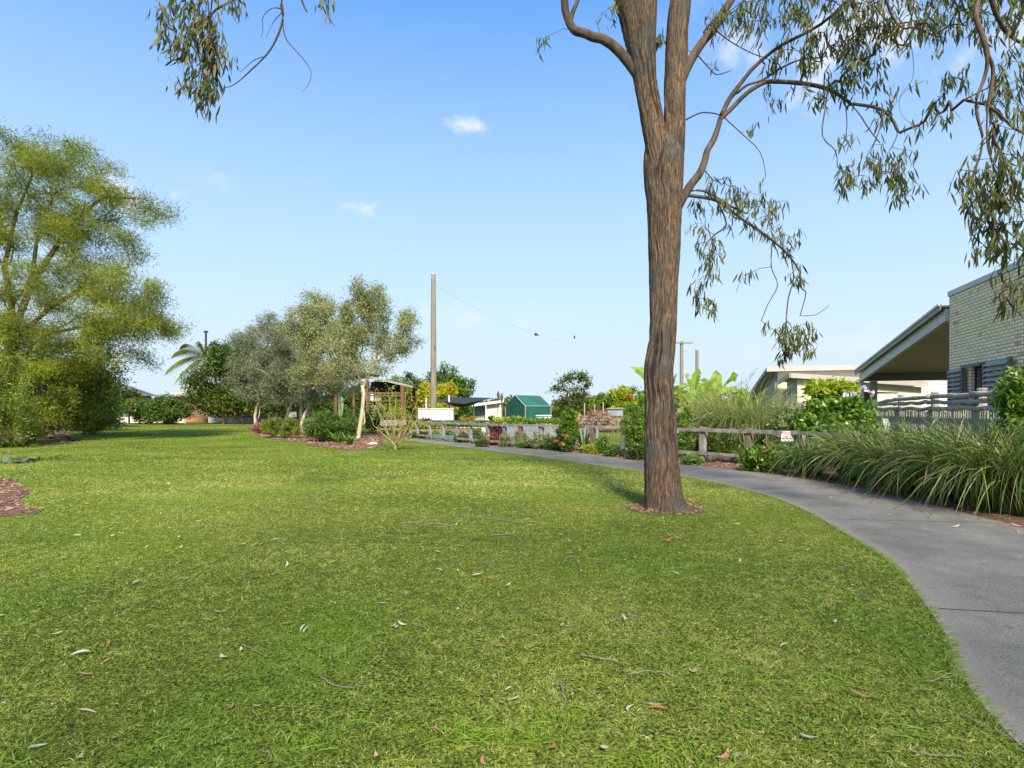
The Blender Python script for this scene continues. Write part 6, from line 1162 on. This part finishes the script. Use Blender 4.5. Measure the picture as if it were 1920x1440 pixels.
mb = MB(); q = GX(1659, 14.5); mb.box(q + [0, 0, .95], (.16, .1, .5)); mb.tube([q, q + [0, 0, .7]], [.03, .03], 6); tag(mb.build('meter_box', MT['palegreen']), 'small pale green box beside the left end of the picket fence', 'utility box')

# ------------------------------------------------------------------ fallen leaves, twigs and litter on the lawn
rs = np.random.RandomState(99)
def leafmesh(L, w, curl, mat, seed):
    r = np.random.RandomState(seed); mb = MB(); n = 9; t = np.linspace(0, 1, n); sw = .18 * np.sin(t * 3.0) * L * (1 if seed % 2 else -1)
    pr = w * np.sin(np.clip(t, .02, .98) * math.pi) ** .7 * .5; x = (t - .5) * L; z = .012 + curl * (2 * t - 1) ** 2 * L * .35
    Vv = []; 
    for i in range(n): Vv += [(x[i], sw[i] - pr[i], z[i] + .25 * pr[i]), (x[i], sw[i], z[i]), (x[i], sw[i] + pr[i], z[i] + .25 * pr[i])]
    F = []
    for i in range(n - 1):
        for j in (0, 1): F.append((i * 3 + j, (i + 1) * 3 + j, (i + 1) * 3 + j + 1, i * 3 + j + 1))
    cc = np.zeros((n * 3, 3)); cc[:, 0] = r.random(); mb.add(Vv, F, cc); o = mb.build('fallen_leaf', MT[mat]); return o
KINDS = {'p': ('leaf_pale', 'pale grey gum leaf lying on the grass', 'pale grey fallen leaves'), 't': ('leaf_tan', 'light tan dry leaf lying on the grass', 'tan fallen leaves'), 'k': ('leaf_pink', 'pinkish brown dry leaf lying on the grass', 'pinkish fallen leaves'), 'o': ('leaf_orange', 'orange brown dry leaf lying on the grass', 'orange fallen leaves'), 'g': ('leaf_green', 'grey-green fresh leaf lying on the grass', 'grey-green fallen leaves')}
protos = {k: [leafmesh(.085, .028, .25, v[0], i * 3 + 1), leafmesh(.06, .024, .5, v[0], i * 3 + 2), leafmesh(.11, .022, .12, v[0], i * 3 + 3)] for i, (k, v) in enumerate(KINDS.items())}
used = set()
def putleaf(kind, px, py, s=1.0, rz=None, v=None, label=None):
    v = rs.randint(3) if v is None else v; src = protos[kind][v]; o = src if (kind, v) not in used else src.copy()
    if o is not src: COL.objects.link(o)
    used.add((kind, v)); q = G(px, py); zz = ZP + .002 if inpoly(q[None, :2], PATH_POLY)[0] else .012
    o.location = (q[0], q[1], zz); o.rotation_euler = (rs.normal() * .2, rs.normal() * .2, rs.random() * 6.28 if rz is None else rz); s *= .85; o.scale = (s, s, s); tag(o, label or KINDS[kind][1], 'leaf', KINDS[kind][2] if not label else (KINDS[kind][2] + ' on the path' if 'path' in label else KINDS[kind][2]))
known = [('g', 215, 1395, 1.1, 1.9, 0, 'broad grey-green leaf standing out near the bottom left corner'), ('p', 67, 1412, 1.0, 1.0, 0, 'pale oval leaf at the bottom left corner of the lawn'), ('g', 147, 1428, .7, 1.2, 1, 'small grey-green leaf between the two bottom left leaves'), ('p', 1518, 1391, 1, 2.4, 0, 'pinkish white leaf at the bottom right of the lawn'), ('k', 1352, 1420, 1), ('p', 1740, 1301, .9, 2.6), ('k', 1610, 1308, 1.1, 2.7), ('o', 1612, 1297, .7), ('t', 962, 1316, .8, .7), ('p', 955, 1298, .6), ('t', 940, 1325, .7), ('t', 1228, 1328, .9), ('o', 1235, 1338, 1.0, 2.7), ('k', 822, 1373, .7, 1.9), ('k', 710, 1423, .8), ('k', 912, 1434, .8), ('o', 1030, 1408, 1), ('t', 1130, 1413, .9), ('t', 1300, 1265, 1, 2.6), ('p', 1183, 1336, .8), ('k', 160, 1268, .8), ('k', 5, 1327, .8), ('t', 160, 1343, .9), ('p', 150, 1232, 1, .5), ('g', 205, 1231, .7), ('p', 583, 1195, 1.2, .2), ('p', 575, 1186, .8), ('o', 940, 1218, .7), ('k', 480, 1330, .7), ('k', 430, 1332, .7), ('p', 895, 1083, 1.1, .1), ('p', 903, 1078, .8), ('o', 890, 1080, 1.0), ('p', 955, 1101, .9), ('o', 920, 1087, .9), ('o', 1015, 1056, .8), ('p', 820, 1038, .8), ('p', 860, 1074, .8), ('p', 735, 1177, .8), ('p', 745, 1181, .7), ('p', 755, 1172, .8), ('p', 717, 1135, .8), ('p', 812, 1142, .8), ('p', 858, 1146, .6), ('t', 1055, 1178, .8), ('t', 1065, 1180, .7), ('o', 1275, 1208, .9), ('p', 1168, 1053, 1), ('p', 1564, 1170, .8), ('k', 1725, 1205, 1, 2.7), ('p', 1725, 1158, .7), ('o', 1623, 1048, .8), ('p', 1567, 1021, .8), ('p', 1462, 1017, .8), ('p', 1383, 986, 1.1), ('t', 1500, 975, 1), ('p', 1735, 996, 1), ('t', 1905, 989, 1.6), ('p', 1695, 985, .8), ('o', 28, 1048, .9), ('k', 0, 1158, .9), ('p', 110, 961, 1.3), ('p', 265, 1107, .9), ('t', 340, 1088, .8), ('p', 350, 1089, .8), ('t', 372, 980, .9), ('p', 240, 1022, .9), ('t', 180, 1066, .8), ('k', 195, 1042, 1), ('p', 320, 993, .9), ('p', 365, 1017, .9), ('p', 340, 1030, 1), ('t', 480, 1024, 1.1), ('k', 492, 1023, 1), ('p', 557, 1057, .8), ('p', 610, 1088, .9), ('o', 585, 1112, .8), ('p', 535, 1062, 1), ('o', 475, 1137, .8), ('k', 430, 1176, .8), ('p', 385, 1168, .9), ('t', 105, 1192, .8), ('t', 1085, 961, 1.4), ('o', 1040, 960, 1)]
for q in known: putleaf(q[0], q[1], q[2], q[3], q[4] if len(q) > 4 else None, q[5] if len(q) > 5 else None, q[6] if len(q) > 6 else None)
for i in range(165):
    py = HY + EYE * FPX / (3.0 + 12 * rs.random() ** 1.1); px = rs.random() * 1900; q = G(px, py)
    if inpoly(q[None, :2], PATH_POLY)[0] or q[0] > 4.2 or inpoly(q[None, :2], BEDP)[0]: continue
    putleaf('ptkopppg'[rs.randint(8)], px, py, .6 + .5 * rs.random())
# litter of curled brown leaves in front of the tree
for j in range(9): putleaf('o' if j % 2 else 'k', 1262 + rs.normal() * 9, 1013 + rs.normal() * 3, 1.0)
for q in [(1790, 990, 1.4, 'p'), (1668, 968, 1, 't'), (1735, 1000, .9, 'k'), (1850, 1060, .8, 't'), (1560, 935, 1, 't'), (1480, 905, 1, 'k'), (1905, 1000, 1.2, 'o'), (1880, 985, 1.3, 'k'), (1840, 975, 1.2, 't'), (1700, 940, 1.1, 'o'), (1890, 1180, .7, 'o'), (1640, 1005, .8, 'p'), (1600, 920, 1.1, 'k')]: putleaf(q[3], q[0], q[1], q[2], label=KINDS[q[3]][1].replace('lying on the grass', 'lying on the concrete path'))
def twig(pts, r_=.0035, branch=None, label='thin grey twig lying on the grass'):
    q = [G(x, y) + A([0, 0, .022]) for x, y in pts]; P_ = A(q); r_ *= .8; t = np.linspace(0, 1, len(P_)); tt = np.linspace(0, 1, 14); P_ = A([np.interp(tt, t, P_[:, j]) for j in range(3)]).T + rs.normal(size=(14, 3)) * .003
    mb = MB(); mb.tube(P_, np.linspace(r_, r_ * .5, 14), 6)
    if branch: b_ = [G(x, y) + A([0, 0, .03]) for x, y in branch]; mb.tube(b_, np.linspace(r_ * .6, r_ * .3, len(b_)), 5)
    tag(mb.build('fallen_twig', MT['stick'], smooth=True), label, 'twig', 'fallen twigs on the lawn')
TW = [([(750, 984), (775, 983), (790, 989), (820, 984), (848, 989)], .008), ([(860, 965), (885, 971), (930, 976), (975, 983), (1010, 981)], .006), ([(920, 1007), (955, 1004), (970, 1010), (980, 1021)], .006), ([(905, 1058), (925, 1070), (942, 1078)], .005), ([(975, 1045), (973, 1060), (975, 1075)], .004), ([(1055, 1062), (1065, 1048), (1085, 1047)], .005), ([(1063, 1041), (1078, 1041)], .005), ([(1110, 1058), (1140, 1058)], .004), ([(1088, 1235), (1120, 1240), (1150, 1245), (1180, 1255)], .005), ([(1180, 1272), (1215, 1267), (1250, 1268), (1280, 1282)], .004), ([(1048, 1288), (1055, 1305), (1062, 1322), (1052, 1340)], .005), ([(1063, 1278), (1062, 1300)], .003), ([(1145, 1171), (1175, 1158), (1190, 1150)], .003), ([(1175, 1158), (1195, 1162), (1203, 1175)], .004),
      ([(602, 1275), (620, 1292), (655, 1298), (680, 1292)], .004), ([(455, 1215), (470, 1222), (490, 1234)], .004), ([(770, 1175), (790, 1180), (803, 1190)], .003), ([(400, 1008), (404, 1020)], .004), ([(493, 1412), (510, 1428)], .004), ([(1700, 1416), (1750, 1425), (1810, 1430)], .004, [(1720, 1419), (1735, 1435)]), ([(1805, 1345), (1850, 1372), (1900, 1395)], .004, [(1815, 1350), (1833, 1335)]), ([(1740, 1285), (1765, 1280), (1795, 1273)], .0035), ([(1615, 1119), (1628, 1126), (1635, 1133)], .005), ([(1480, 1091), (1490, 1087), (1503, 1081)], .004), ([(1578, 1070), (1590, 1064), (1608, 1068)], .005), ([(1745, 1200), (1760, 1218)], .003), ([(1240, 1195), (1250, 1186), (1262, 1184)], .004), ([(1370, 1430), (1420, 1432)], .003)]
TL = ['long wavy dark stick lying left of the mid-lawn leaves', 'long thin dark stick lying beyond the other twigs']
for i, q in enumerate(TW): twig(q[0], q[1], q[2] if len(q) > 2 else None, TL[i] if i < 2 else 'thin grey twig lying on the grass')
